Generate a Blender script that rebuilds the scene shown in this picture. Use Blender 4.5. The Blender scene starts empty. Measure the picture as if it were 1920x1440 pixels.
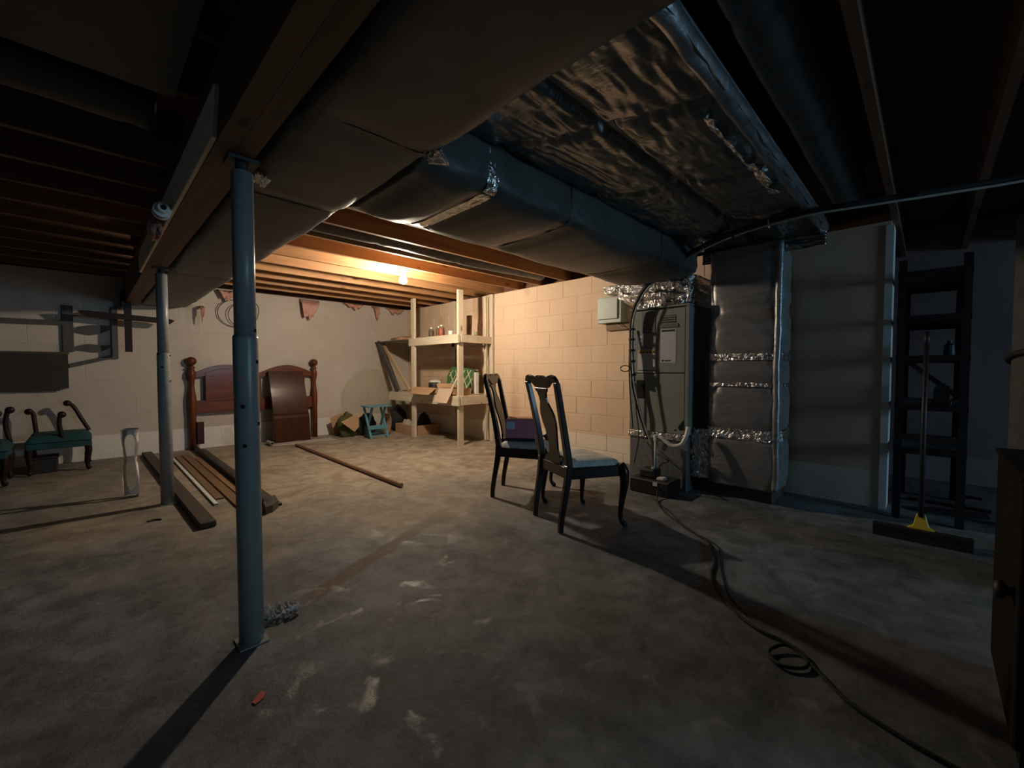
import bpy, math, random
from mathutils import Vector, Matrix, noise
R_ = math.radians
random.seed(7)
scn = bpy.context.scene
col = scn.collection

# ---------------------------------------------------------------- camera
cd = bpy.data.cameras.new('camera')
cam = bpy.data.objects.new('camera', cd)
col.objects.link(cam)
cam.location = (0, 0, 1.07)
cam.rotation_euler = (R_(90 - 1.96), 0, R_(44.7 - 90))
cd.sensor_width = 36.0
cd.lens = 788.0 / 1920.0 * 36.0
cd.clip_start = 0.02
cd.clip_end = 60
scn.camera = cam

# ---------------------------------------------------------------- world, daylight, exposure
wd = bpy.data.worlds.new('dusk')
scn.world = wd
wd.use_nodes = True
wd.node_tree.nodes['Background'].inputs[0].default_value = (0.30, 0.42, 0.62, 1)
wd.node_tree.nodes['Background'].inputs[1].default_value = 0.10
vs = scn.view_settings
vs.view_transform = 'Standard'
vs.look = 'None'
vs.gamma = 1.0
vs.use_curve_mapping = False
vs.exposure = 0.0
BULB_STRENGTH = 1780.0

def area(name, loc, rot, sx, sy, power, color):
    l = bpy.data.lights.new(name, 'AREA')
    l.shape = 'RECTANGLE'; l.size = sx; l.size_y = sy; l.energy = power; l.color = color
    o = bpy.data.objects.new(name, l); col.objects.link(o)
    o.location = loc; o.rotation_euler = rot
    return o
# daylight that enters through the two windows of the front wall (behind and right of the camera)
area('daylight_main_window', (3.30, -5.90, 1.45), (R_(90), 0, 0), 1.5, 0.9, 85.0, (0.42, 0.74, 1.0))
area('daylight_store_window', (5.05, -5.90, 1.45), (R_(90), 0, 0), 0.8, 0.9, 48.0, (0.58, 0.74, 1.0))
area('daylight_side_window', (-3.28, 0.2, 1.55), (R_(90), 0, R_(-90)), 1.2, 0.7, 2.0, (0.42, 0.64, 1.0))

# ---------------------------------------------------------------- materials
def newmat(name):
    m = bpy.data.materials.new(name); m.use_nodes = True
    nt = m.node_tree
    return m, nt, nt.nodes['Principled BSDF']

def N(nt, t, **kw):
    n = nt.nodes.new(t)
    for k, v in kw.items():
        if k.startswith('i_'):
            n.inputs[k[2:].replace('_', ' ')].default_value = v
        else:
            setattr(n, k, v)
    return n

def pm(name, c1, c2=None, rough=0.6, metal=0.0, scale=8.0, stretch=(1, 1, 1), bump=0.0, bscale=None, detail=4.0,
       spec=0.5, lo=0.35, hi=0.65, coat=0.0, dist=0.01, rvar=0.0):
    """noise-mixed two-colour surface with optional bump"""
    m, nt, b = newmat(name)
    c2 = c2 or tuple(x * 0.8 for x in c1)
    tc = N(nt, 'ShaderNodeTexCoord')
    mp = N(nt, 'ShaderNodeMapping'); mp.inputs['Scale'].default_value = stretch
    nt.links.new(tc.outputs['Object'], mp.inputs['Vector'])
    no = N(nt, 'ShaderNodeTexNoise'); no.inputs['Scale'].default_value = scale; no.inputs['Detail'].default_value = detail
    nt.links.new(mp.outputs[0], no.inputs['Vector'])
    rp = N(nt, 'ShaderNodeValToRGB')
    rp.color_ramp.elements[0].position = lo; rp.color_ramp.elements[0].color = (*c1, 1)
    rp.color_ramp.elements[1].position = hi; rp.color_ramp.elements[1].color = (*c2, 1)
    nt.links.new(no.outputs['Fac'], rp.inputs['Fac'])
    nt.links.new(rp.outputs['Color'], b.inputs['Base Color'])
    b.inputs['Roughness'].default_value = rough
    b.inputs['Metallic'].default_value = metal
    b.inputs['Specular IOR Level'].default_value = spec
    b.inputs['Coat Weight'].default_value = coat
    if rvar:
        mr = N(nt, 'ShaderNodeMapRange'); mr.inputs['To Min'].default_value = rough - rvar; mr.inputs['To Max'].default_value = rough + rvar
        nt.links.new(no.outputs['Fac'], mr.inputs['Value']); nt.links.new(mr.outputs[0], b.inputs['Roughness'])
    if bump:
        n2 = N(nt, 'ShaderNodeTexNoise'); n2.inputs['Scale'].default_value = bscale or scale * 4; n2.inputs['Detail'].default_value = 5
        nt.links.new(mp.outputs[0], n2.inputs['Vector'])
        bp = N(nt, 'ShaderNodeBump'); bp.inputs['Strength'].default_value = bump; bp.inputs['Distance'].default_value = dist
        nt.links.new(n2.outputs['Fac'], bp.inputs['Height']); nt.links.new(bp.outputs[0], b.inputs['Normal'])
    return m

def wood(name, c1, c2, axis='X', rough=0.65, coat=0.0, scale=3.0, knots=True):
    m, nt, b = newmat(name)
    tc = N(nt, 'ShaderNodeTexCoord')
    oi = N(nt, 'ShaderNodeObjectInfo')
    add = N(nt, 'ShaderNodeVectorMath', operation='MULTIPLY_ADD')
    cb = N(nt, 'ShaderNodeCombineXYZ')
    for i in range(3): nt.links.new(oi.outputs['Random'], cb.inputs[i])
    nt.links.new(cb.outputs[0], add.inputs[0]); add.inputs[1].default_value = (37, 91, 53)
    nt.links.new(tc.outputs['Object'], add.inputs[2])
    mp = N(nt, 'ShaderNodeMapping')
    st = {'X': (0.5, 6, 6), 'Y': (6, 0.5, 6), 'Z': (6, 6, 0.5)}[axis]
    mp.inputs['Scale'].default_value = st
    nt.links.new(add.outputs[0], mp.inputs['Vector'])
    no = N(nt, 'ShaderNodeTexNoise'); no.inputs['Scale'].default_value = scale; no.inputs['Detail'].default_value = 6; no.inputs['Distortion'].default_value = 0.6
    nt.links.new(mp.outputs[0], no.inputs['Vector'])
    rp = N(nt, 'ShaderNodeValToRGB')
    rp.color_ramp.elements[0].position = 0.3; rp.color_ramp.elements[0].color = (*c1, 1)
    rp.color_ramp.elements[1].position = 0.7; rp.color_ramp.elements[1].color = (*c2, 1)
    nt.links.new(no.outputs['Fac'], rp.inputs['Fac'])
    last = rp.outputs['Color']
    if knots:
        mp2 = N(nt, 'ShaderNodeMapping'); st2 = {'X': (2.2, 6, 6), 'Y': (6, 2.2, 6), 'Z': (6, 6, 2.2)}[axis]; mp2.inputs['Scale'].default_value = st2
        nt.links.new(add.outputs[0], mp2.inputs['Vector'])
        vo = N(nt, 'ShaderNodeTexVoronoi'); vo.inputs['Scale'].default_value = 1.0
        nt.links.new(mp2.outputs[0], vo.inputs['Vector'])
        kr = N(nt, 'ShaderNodeValToRGB'); kr.color_ramp.elements[0].position = 0.05; kr.color_ramp.elements[0].color = (1, 1, 1, 1)
        kr.color_ramp.elements[1].position = 0.13; kr.color_ramp.elements[1].color = (0, 0, 0, 1)
        nt.links.new(vo.outputs['Distance'], kr.inputs['Fac'])
        mx = N(nt, 'ShaderNodeMix', data_type='RGBA')
        nt.links.new(kr.outputs['Color'], mx.inputs['Factor']); nt.links.new(last, mx.inputs['A'])
        mx.inputs['B'].default_value = (c1[0] * 0.35, c1[1] * 0.28, c1[2] * 0.25, 1)
        last = mx.outputs['Result']
    nt.links.new(last, b.inputs['Base Color'])
    b.inputs['Roughness'].default_value = rough
    b.inputs['Coat Weight'].default_value = coat
    b.inputs['Coat Roughness'].default_value = 0.15
    bp = N(nt, 'ShaderNodeBump'); bp.inputs['Strength'].default_value = 0.15; bp.inputs['Distance'].default_value = 0.004
    nt.links.new(no.outputs['Fac'], bp.inputs['Height']); nt.links.new(bp.outputs[0], b.inputs['Normal'])
    return m

def wall_mat(name, tan, tan2, white, line=0.285):
    """painted block: pale tan above, white band below a paint line, with patchy repaint and stains"""
    m, nt, b = newmat(name)
    ge = N(nt, 'ShaderNodeNewGeometry')
    sp = N(nt, 'ShaderNodeSeparateXYZ'); nt.links.new(ge.outputs['Position'], sp.inputs[0])
    n1 = N(nt, 'ShaderNodeTexNoise'); n1.inputs['Scale'].default_value = 1.1; n1.inputs['Detail'].default_value = 3
    nt.links.new(ge.outputs['Position'], n1.inputs['Vector'])
    rp = N(nt, 'ShaderNodeValToRGB')
    rp.color_ramp.elements[0].position = 0.4; rp.color_ramp.elements[0].color = (*tan, 1)
    rp.color_ramp.elements[1].position = 0.6; rp.color_ramp.elements[1].color = (*tan2, 1)
    nt.links.new(n1.outputs['Fac'], rp.inputs['Fac'])
    # white band
    n2 = N(nt, 'ShaderNodeTexNoise'); n2.inputs['Scale'].default_value = 9
    nt.links.new(ge.outputs['Position'], n2.inputs['Vector'])
    ma = N(nt, 'ShaderNodeMath', operation='MULTIPLY_ADD'); ma.inputs[1].default_value = 0.014
    nt.links.new(n2.outputs['Fac'], ma.inputs[0]); nt.links.new(sp.outputs['Z'], ma.inputs[2])
    lt = N(nt, 'ShaderNodeMath', operation='LESS_THAN'); lt.inputs[1].default_value = line + 0.007
    nt.links.new(ma.outputs[0], lt.inputs[0])
    mx = N(nt, 'ShaderNodeMix', data_type='RGBA'); mx.inputs['B'].default_value = (*white, 1)
    nt.links.new(lt.outputs[0], mx.inputs['Factor']); nt.links.new(rp.outputs['Color'], mx.inputs['A'])
    # brown water stains
    mp = N(nt, 'ShaderNodeMapping'); mp.inputs['Scale'].default_value = (2.3, 2.3, 0.9); mp.inputs['Location'].default_value = (0.3, 1.1, 0)
    nt.links.new(ge.outputs['Position'], mp.inputs['Vector'])
    n3 = N(nt, 'ShaderNodeTexNoise'); n3.inputs['Scale'].default_value = 1.0; n3.inputs['Detail'].default_value = 5
    nt.links.new(mp.outputs[0], n3.inputs['Vector'])
    r3 = N(nt, 'ShaderNodeValToRGB'); r3.color_ramp.elements[0].position = 0.62; r3.color_ramp.elements[0].color = (0, 0, 0, 1)
    r3.color_ramp.elements[1].position = 0.70; r3.color_ramp.elements[1].color = (0.45, 0.45, 0.45, 1)
    nt.links.new(n3.outputs['Fac'], r3.inputs['Fac'])
    mx2 = N(nt, 'ShaderNodeMix', data_type='RGBA'); mx2.inputs['B'].default_value = (tan[0] * 0.62, tan[1] * 0.52, tan[2] * 0.42, 1)
    nt.links.new(r3.outputs['Color'], mx2.inputs['Factor']); nt.links.new(mx.outputs['Result'], mx2.inputs['A'])
    nt.links.new(mx2.outputs['Result'], b.inputs['Base Color'])
    b.inputs['Roughness'].default_value = 0.75
    b.inputs['Specular IOR Level'].default_value = 0.25
    n4 = N(nt, 'ShaderNodeTexNoise'); n4.inputs['Scale'].default_value = 90; n4.inputs['Detail'].default_value = 3
    nt.links.new(ge.outputs['Position'], n4.inputs['Vector'])
    bp = N(nt, 'ShaderNodeBump'); bp.inputs['Strength'].default_value = 0.25; bp.inputs['Distance'].default_value = 0.004
    nt.links.new(n4.outputs['Fac'], bp.inputs['Height']); nt.links.new(bp.outputs[0], b.inputs['Normal'])
    return m

def floor_mat():
    m, nt, b = newmat('stained_concrete')
    ge = N(nt, 'ShaderNodeNewGeometry')
    L = nt.links.new
    def noi(scale, detail, dist=0.0, rough=0.5):
        n = N(nt, 'ShaderNodeTexNoise'); n.inputs['Scale'].default_value = scale; n.inputs['Detail'].default_value = detail
        n.inputs['Distortion'].default_value = dist; n.inputs['Roughness'].default_value = rough
        L(ge.outputs['Position'], n.inputs['Vector']); return n
    def ramp(src, p0, c0, p1, c1):
        r = N(nt, 'ShaderNodeValToRGB'); r.color_ramp.elements[0].position = p0; r.color_ramp.elements[0].color = (*c0, 1)
        r.color_ramp.elements[1].position = p1; r.color_ramp.elements[1].color = (*c1, 1); L(src, r.inputs['Fac']); return r
    def mix(f, a, bcol=None, bsock=None, blend='MIX'):
        x = N(nt, 'ShaderNodeMix', data_type='RGBA', blend_type=blend)
        if isinstance(f, float): x.inputs['Factor'].default_value = f
        else: L(f, x.inputs['Factor'])
        L(a, x.inputs['A'])
        if bsock: L(bsock, x.inputs['B'])
        else: x.inputs['B'].default_value = (*bcol, 1)
        return x.outputs['Result']
    base = ramp(noi(1.3, 6, 0.3, 0.6).outputs['Fac'], 0.36, (0.090, 0.099, 0.108), 0.64, (0.202, 0.219, 0.235)).outputs['Color']
    mott = ramp(noi(7, 6, 0.4, 0.65).outputs['Fac'], 0.36, (0.58, 0.58, 0.58), 0.62, (1.16, 1.16, 1.15)).outputs['Color']
    c = mix(1.0, base, bsock=mott, blend='MULTIPLY')
    # brown clay dirt film, heavier patches
    dn = noi(0.75, 5, 0.6, 0.6)
    df = ramp(dn.outputs['Fac'], 0.48, (0, 0, 0), 0.70, (0.22, 0.22, 0.22)).outputs['Color']
    c = mix(df, c, bcol=(0.15, 0.122, 0.09))
    # tan rear dust, lightened to paint in the bulb's pool of light, ragged edge
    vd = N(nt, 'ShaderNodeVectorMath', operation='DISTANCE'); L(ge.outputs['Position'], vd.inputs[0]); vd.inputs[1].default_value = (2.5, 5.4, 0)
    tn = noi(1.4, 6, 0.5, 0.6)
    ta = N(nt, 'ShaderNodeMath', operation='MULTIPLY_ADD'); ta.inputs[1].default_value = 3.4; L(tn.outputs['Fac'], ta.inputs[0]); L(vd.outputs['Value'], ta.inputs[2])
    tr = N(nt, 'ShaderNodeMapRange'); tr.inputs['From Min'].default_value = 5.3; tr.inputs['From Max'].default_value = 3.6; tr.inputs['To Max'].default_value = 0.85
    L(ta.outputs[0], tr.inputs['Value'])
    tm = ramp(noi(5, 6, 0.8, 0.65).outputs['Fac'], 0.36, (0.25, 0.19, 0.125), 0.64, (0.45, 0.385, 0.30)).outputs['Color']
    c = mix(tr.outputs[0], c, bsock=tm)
    # pale efflorescence
    ef = ramp(noi(3.6, 7, 1.4, 0.7).outputs['Fac'], 0.58, (0, 0, 0), 0.72, (0.55, 0.55, 0.55)).outputs['Color']
    c = mix(ef, c, bcol=(0.31, 0.325, 0.34))
    # dark damp blotches
    dk = ramp(noi(1.9, 4, 0.2).outputs['Fac'], 0.60, (0, 0, 0), 0.74, (0.5, 0.5, 0.5)).outputs['Color']
    c = mix(dk, c, bcol=(0.055, 0.054, 0.052))
    # rusty strip left by an old wall plate: from (0.65,2.00) to (1.80,2.54)
    sp = N(nt, 'ShaderNodeSeparateXYZ'); L(ge.outputs['Position'], sp.inputs[0])
    ax, ay, bx, by = 0.66, 2.01, 1.85, 2.56
    ln = math.hypot(bx - ax, by - ay); ux, uy = (bx - ax) / ln, (by - ay) / ln
    def lin(cx, cy, c0):
        a = N(nt, 'ShaderNodeMath', operation='MULTIPLY_ADD'); a.inputs[1].default_value = cx; a.inputs[2].default_value = c0; L(sp.outputs['X'], a.inputs[0])
        d = N(nt, 'ShaderNodeMath', operation='MULTIPLY_ADD'); d.inputs[1].default_value = cy; L(sp.outputs['Y'], d.inputs[0]); L(a.outputs[0], d.inputs[2]); return d.outputs[0]
    across = lin(-uy, ux, uy * ax - ux * ay)
    along = lin(ux, uy, -(ux * ax + uy * ay))
    ab = N(nt, 'ShaderNodeMath', operation='ABSOLUTE'); L(across, ab.inputs[0])
    wn = noi(5, 4); wm = N(nt, 'ShaderNodeMath', operation='MULTIPLY_ADD'); wm.inputs[1].default_value = 0.05; L(wn.outputs['Fac'], wm.inputs[0]); L(ab.outputs[0], wm.inputs[2])
    m1 = N(nt, 'ShaderNodeMapRange'); m1.inputs['From Min'].default_value = 0.085; m1.inputs['From Max'].default_value = 0.06
    L(wm.outputs[0], m1.inputs['Value'])
    m2 = N(nt, 'ShaderNodeMapRange'); m2.inputs['From Min'].default_value = 0.0; m2.inputs['From Max'].default_value = 0.08; L(along, m2.inputs['Value'])
    m3 = N(nt, 'ShaderNodeMapRange'); m3.inputs['From Min'].default_value = ln; m3.inputs['From Max'].default_value = ln - 0.7; L(along, m3.inputs['Value'])
    p1 = N(nt, 'ShaderNodeMath', operation='MULTIPLY'); L(m1.outputs[0], p1.inputs[0]); L(m2.outputs[0], p1.inputs[1])
    p2 = N(nt, 'ShaderNodeMath', operation='MULTIPLY'); L(p1.outputs[0], p2.inputs[0]); L(m3.outputs[0], p2.inputs[1])
    p3 = N(nt, 'ShaderNodeMath', operation='MULTIPLY'); L(p2.outputs[0], p3.inputs[0]); p3.inputs[1].default_value = 0.88
    c = mix(p3.outputs[0], c, bcol=(0.105, 0.056, 0.038))
    L(c, b.inputs['Base Color'])
    # patchy sheen: old sealer left in places
    rn = noi(6.5, 4, 0.6, 0.55)
    rr = N(nt, 'ShaderNodeMapRange'); rr.inputs['From Min'].default_value = 0.33; rr.inputs['From Max'].default_value = 0.42
    rr.inputs['To Min'].default_value = 0.42; rr.inputs['To Max'].default_value = 0.72; L(rn.outputs['Fac'], rr.inputs['Value'])
    L(rr.outputs[0], b.inputs['Roughness'])
    b.inputs['Specular IOR Level'].default_value = 0.4
    bn = noi(26, 8, 0.3, 0.65)
    bp = N(nt, 'ShaderNodeBump'); bp.inputs['Strength'].default_value = 0.5; bp.inputs['Distance'].default_value = 0.008
    L(bn.outputs['Fac'], bp.inputs['Height']); L(bp.outputs[0], b.inputs['Normal'])
    return m

def foil_mat(name, c, rough, scale=18, bump=0.5, metal=0.95, stretch=(1, 1, 1)):
    m, nt, b = newmat(name)
    tc = N(nt, 'ShaderNodeNewGeometry')
    mp = N(nt, 'ShaderNodeMapping'); mp.inputs['Scale'].default_value = stretch
    nt.links.new(tc.outputs['Position'], mp.inputs['Vector'])
    n1 = N(nt, 'ShaderNodeTexNoise'); n1.inputs['Scale'].default_value = scale; n1.inputs['Detail'].default_value = 4; n1.inputs['Distortion'].default_value = 1.2
    nt.links.new(mp.outputs[0], n1.inputs['Vector'])
    bp = N(nt, 'ShaderNodeBump'); bp.inputs['Strength'].default_value = bump; bp.inputs['Distance'].default_value = 0.02
    nt.links.new(n1.outputs['Fac'], bp.inputs['Height']); nt.links.new(bp.outputs[0], b.inputs['Normal'])
    rp = N(nt, 'ShaderNodeValToRGB'); rp.color_ramp.elements[0].color = (*[x * 0.75 for x in c], 1); rp.color_ramp.elements[1].color = (*c, 1)
    rp.color_ramp.elements[0].position = 0.3; rp.color_ramp.elements[1].position = 0.6
    nt.links.new(n1.outputs['Fac'], rp.inputs['Fac']); nt.links.new(rp.outputs['Color'], b.inputs['Base Color'])
    b.inputs['Metallic'].default_value = metal; b.inputs['Roughness'].default_value = rough
    return m

def print_mat(name, paper, ink, rows=26, axis='Z', dens=0.5):
    """paper with rows of tiny illegible print"""
    m, nt, b = newmat(name)
    tc = N(nt, 'ShaderNodeTexCoord')
    wv = N(nt, 'ShaderNodeTexWave', wave_type='BANDS', bands_direction=axis); wv.inputs['Scale'].default_value = rows; wv.inputs['Distortion'].default_value = 0
    nt.links.new(tc.outputs['Object'], wv.inputs['Vector'])
    no = N(nt, 'ShaderNodeTexNoise'); no.inputs['Scale'].default_value = 120
    nt.links.new(tc.outputs['Object'], no.inputs['Vector'])
    mu = N(nt, 'ShaderNodeMath', operation='MULTIPLY'); nt.links.new(wv.outputs['Fac'], mu.inputs[0]); nt.links.new(no.outputs['Fac'], mu.inputs[1])
    gt = N(nt, 'ShaderNodeMapRange'); gt.inputs['From Min'].default_value = 0.25; gt.inputs['From Max'].default_value = 0.45; gt.inputs['To Max'].default_value = dens
    nt.links.new(mu.outputs[0], gt.inputs['Value'])
    mx = N(nt, 'ShaderNodeMix', data_type='RGBA'); mx.inputs['A'].default_value = (*paper, 1); mx.inputs['B'].default_value = (*ink, 1)
    nt.links.new(gt.outputs[0], mx.inputs['Factor']); nt.links.new(mx.outputs['Result'], b.inputs['Base Color'])
    b.inputs['Roughness'].default_value = 0.5
    return m

def glass_mat(name, tint, rough=0.05, opacity=0.12):
    m, nt, b = newmat(name)
    out = nt.nodes['Material Output']
    tr = N(nt, 'ShaderNodeBsdfTransparent'); tr.inputs['Color'].default_value = (*tint, 1)
    b.inputs['Base Color'].default_value = (*[x * 0.8 for x in tint], 1); b.inputs['Roughness'].default_value = rough
    fr = N(nt, 'ShaderNodeFresnel'); fr.inputs['IOR'].default_value = 1.5
    ad = N(nt, 'ShaderNodeMath', operation='ADD'); ad.inputs[1].default_value = opacity; ad.use_clamp = True
    nt.links.new(fr.outputs[0], ad.inputs[0])
    mx = N(nt, 'ShaderNodeMixShader')
    nt.links.new(ad.outputs[0], mx.inputs[0]); nt.links.new(tr.outputs[0], mx.inputs[1]); nt.links.new(b.outputs[0], mx.inputs[2])
    nt.links.new(mx.outputs[0], out.inputs['Surface'])
    return m

M = {}
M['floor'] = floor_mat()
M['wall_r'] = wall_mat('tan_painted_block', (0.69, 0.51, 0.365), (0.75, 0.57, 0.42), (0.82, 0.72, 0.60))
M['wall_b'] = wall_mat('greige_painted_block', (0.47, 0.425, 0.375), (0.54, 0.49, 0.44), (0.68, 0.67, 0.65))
M['mortar'] = wall_mat('painted_mortar', (0.66, 0.485, 0.345), (0.72, 0.545, 0.40), (0.79, 0.69, 0.575))
M['store_wall'] = wall_mat('store_room_wall', (0.40, 0.385, 0.37), (0.47, 0.45, 0.43), (0.55, 0.54, 0.53), 0.25)
M['rawblock'] = pm('bare_grey_block', (0.10, 0.10, 0.10), (0.14, 0.138, 0.135), rough=0.9, scale=6)
M['joist'] = wood('fir_joist', (0.29, 0.135, 0.052), (0.46, 0.245, 0.105), 'X')
M['shaded_joist'] = wood('shaded_fir_joist', (0.10, 0.048, 0.026), (0.16, 0.078, 0.042), 'X')  # joist wood with shade put into its colour, away from the bulb
M['subfloor'] = wood('aged_board_subfloor', (0.085, 0.05, 0.03), (0.14, 0.085, 0.05), 'Y', knots=False)
M['beam'] = wood('old_beam_wood', (0.070, 0.034, 0.015), (0.125, 0.062, 0.028), 'Y')
M['newboard'] = wood('pale_new_board', (0.60, 0.50, 0.36), (0.72, 0.62, 0.46), 'Y', knots=False)
M['shelfwood'] = wood('raw_pine_stud', (0.57, 0.495, 0.375), (0.71, 0.635, 0.50), 'Z', rough=0.7)
M['shelfwood_y'] = wood('raw_pine_rail', (0.57, 0.495, 0.375), (0.71, 0.635, 0.50), 'Y', rough=0.7)
M['plyshelf'] = wood('shelf_plywood', (0.46, 0.33, 0.19), (0.56, 0.42, 0.26), 'Y', rough=0.75, knots=False)
M['steel'] = pm('blue_grey_post_paint', (0.215, 0.225, 0.222), (0.255, 0.265, 0.26), rough=0.36, scale=14, bump=0.15, bscale=60, dist=0.002)
M['black'] = pm('black_void', (0.004, 0.004, 0.004), (0.006, 0.006, 0.006), rough=0.9)
M['blackmetal'] = pm('black_steel', (0.012, 0.012, 0.014), (0.02, 0.02, 0.022), rough=0.55)
M['jacket'] = foil_mat('grey_duct_jacket', (0.070, 0.070, 0.069), 0.5, scale=5, bump=0.15, metal=0.15)
M['foil'] = foil_mat('bright_duct_foil', (0.27, 0.267, 0.265), 0.29, scale=7, bump=0.28, metal=0.95, stretch=(2.2, 0.8, 1))
M['edgefoil'] = foil_mat('smooth_edge_foil', (0.5, 0.5, 0.53), 0.36, scale=8, bump=0.35, metal=0.95)
M['foiltape'] = foil_mat('crinkled_foil_tape', (0.82, 0.82, 0.82), 0.20, scale=26, bump=0.9, metal=1.0)
M['drop'] = foil_mat('return_drop_foil', (0.34, 0.34, 0.35), 0.40, scale=4, bump=0.25, metal=0.6, stretch=(1, 1, 3))
M['furnace'] = pm('furnace_enamel', (0.235, 0.26, 0.235), (0.265, 0.29, 0.26), rough=0.55, metal=0.0, scale=3, spec=0.3)
M['furnace_dk'] = pm('furnace_recess', (0.12, 0.132, 0.122), (0.14, 0.15, 0.14), rough=0.55, scale=3)
M['galv'] = pm('galvanised_steel', (0.22, 0.235, 0.24), (0.30, 0.315, 0.32), rough=0.42, metal=0.6, scale=22)
M['boxgrey'] = pm('panel_box_enamel', (0.42, 0.47, 0.43), (0.47, 0.52, 0.475), rough=0.4, scale=4)
M['pvc'] = pm('white_pvc', (0.66, 0.64, 0.58), (0.72, 0.70, 0.64), rough=0.35, scale=6)
M['greypipe'] = pm('grey_white_pipe', (0.40, 0.39, 0.36), (0.46, 0.45, 0.42), rough=0.6, scale=6)
M['cable'] = pm('black_cable', (0.010, 0.010, 0.011), (0.016, 0.016, 0.017), rough=0.75, scale=30)
M['cord'] = pm('dark_green_cord', (0.011, 0.014, 0.011), (0.016, 0.019, 0.015), rough=0.8, scale=30)
M['whiteplastic'] = pm('white_plastic', (0.70, 0.70, 0.68), (0.76, 0.76, 0.74), rough=0.4, scale=5)
M['chairwood'] = wood('black_cherry_lacquer', (0.012, 0.007, 0.006), (0.028, 0.012, 0.009), 'Z', rough=0.3, coat=0.12, knots=False)
M['chairwood'].node_tree.nodes['Principled BSDF'].inputs['Specular IOR Level'].default_value = 0.3
M['seatfab'] = pm('sage_damask', (0.54, 0.54, 0.50), (0.70, 0.69, 0.63), rough=0.85, scale=14, lo=0.45, hi=0.55, bump=0.2, bscale=120, dist=0.002)
M['cherry'] = wood('cherry_bed_wood', (0.085, 0.022, 0.010), (0.15, 0.042, 0.018), 'X', rough=0.38, coat=0.15, knots=False)
M['cherry_z'] = wood('cherry_post_wood', (0.085, 0.022, 0.010), (0.15, 0.042, 0.018), 'Z', rough=0.38, coat=0.15, knots=False)
M['cherrydk'] = wood('dark_cherry_panel', (0.030, 0.009, 0.005), (0.058, 0.016, 0.009), 'Z', rough=0.34, coat=0.2, knots=False)
M['darkwood'] = wood('dark_board', (0.045, 0.035, 0.03), (0.075, 0.058, 0.048), 'Y', rough=0.7, knots=False)
M['brownplank'] = wood('brown_plank', (0.15, 0.085, 0.042), (0.23, 0.14, 0.072), 'Y', rough=0.6, knots=False)
M['rodwood'] = wood('rod_wood', (0.22, 0.12, 0.06), (0.32, 0.19, 0.10), 'Y', rough=0.45, knots=False)
M['cardboard'] = pm('cardboard', (0.42, 0.255, 0.145), (0.48, 0.30, 0.175), rough=0.85, scale=5, stretch=(1, 1, 6))
M['cardlight'] = pm('pale_cardboard', (0.56, 0.43, 0.31), (0.62, 0.48, 0.35), rough=0.85, scale=5)
M['pink'] = pm('pink_fibreglass', (0.50, 0.24, 0.21), (0.62, 0.36, 0.29), rough=1.0, scale=14, bump=0.9, bscale=40, dist=0.02)
M['pinkpaper'] = pm('insulation_paper', (0.46, 0.22, 0.16), (0.56, 0.33, 0.22), rough=0.9, scale=9, bump=0.6, bscale=20, dist=0.02)
M['teal'] = pm('teal_velvet', (0.006, 0.050, 0.062), (0.011, 0.066, 0.078), rough=0.9, scale=8)
M['benchwood'] = wood('near_black_bench_wood', (0.012, 0.007, 0.005), (0.026, 0.011, 0.008), 'Z', rough=0.4, knots=False)
M['bluepaint'] = pm('blue_stool_paint', (0.085, 0.24, 0.31), (0.11, 0.29, 0.36), rough=0.5, scale=8)
M['bluedark'] = pm('blue_stool_leg_paint', (0.035, 0.10, 0.14), (0.05, 0.13, 0.17), rough=0.5, scale=8)
M['glass'] = glass_mat('clear_glass', (0.90, 0.95, 0.92), 0.03, 0.03)
M['tableglass'] = glass_mat('dusty_table_glass', (0.95, 0.95, 0.92), 0.3, 0.02)
M['vaseglass'] = glass_mat('clear_vase_glass', (0.985, 0.985, 0.985), 0.04, 0.0)
M['film'] = glass_mat('clear_film', (0.96, 0.96, 0.96), 0.08, 0.03)
M['jarred'] = pm('red_preserve', (0.42, 0.05, 0.02), (0.52, 0.10, 0.03), rough=0.4, scale=18)
M['jardark'] = pm('dark_preserve', (0.12, 0.05, 0.025), (0.20, 0.09, 0.04), rough=0.4, scale=18)
M['jarred2'] = pm('amber_preserve', (0.30, 0.10, 0.03), (0.36, 0.16, 0.06), rough=0.4, scale=18)
M['lid'] = pm('tin_lid', (0.62, 0.56, 0.44), (0.70, 0.64, 0.52), rough=0.35, metal=0.6, scale=10)
M['purple'] = pm('purple_carton', (0.40, 0.16, 0.24), (0.47, 0.20, 0.29), rough=0.5, scale=3)
M['orangecard'] = pm('orange_carton_top', (0.42, 0.17, 0.11), (0.52, 0.26, 0.17), rough=0.6, scale=5)
M['bluelabel'] = print_mat('blue_white_sticker', (0.46, 0.60, 0.70), (0.12, 0.22, 0.32), rows=30)
M['whitelabel'] = print_mat('white_label_print', (0.62, 0.60, 0.62), (0.16, 0.16, 0.20), rows=24)
M['whitelabel2'] = print_mat('warning_label_print', (0.66, 0.65, 0.67), (0.22, 0.22, 0.27), rows=34)
M['blacklabel'] = print_mat('black_nameplate_print', (0.006, 0.006, 0.007), (0.34, 0.32, 0.26), rows=16, dens=0.9)
M['ink'] = pm('black_ink', (0.012, 0.012, 0.014), (0.016, 0.016, 0.018), rough=0.5)
M['yellow'] = pm('yellow_plastic', (0.62, 0.47, 0.03), (0.70, 0.54, 0.05), rough=0.4, scale=5)
M['yellowlabel'] = pm('yellow_label_strip', (0.60, 0.42, 0.16), (0.66, 0.48, 0.20), rough=0.5, scale=5)
M['green'] = pm('green_wrap', (0.055, 0.14, 0.045), (0.075, 0.18, 0.06), rough=0.6, scale=6)
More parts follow.
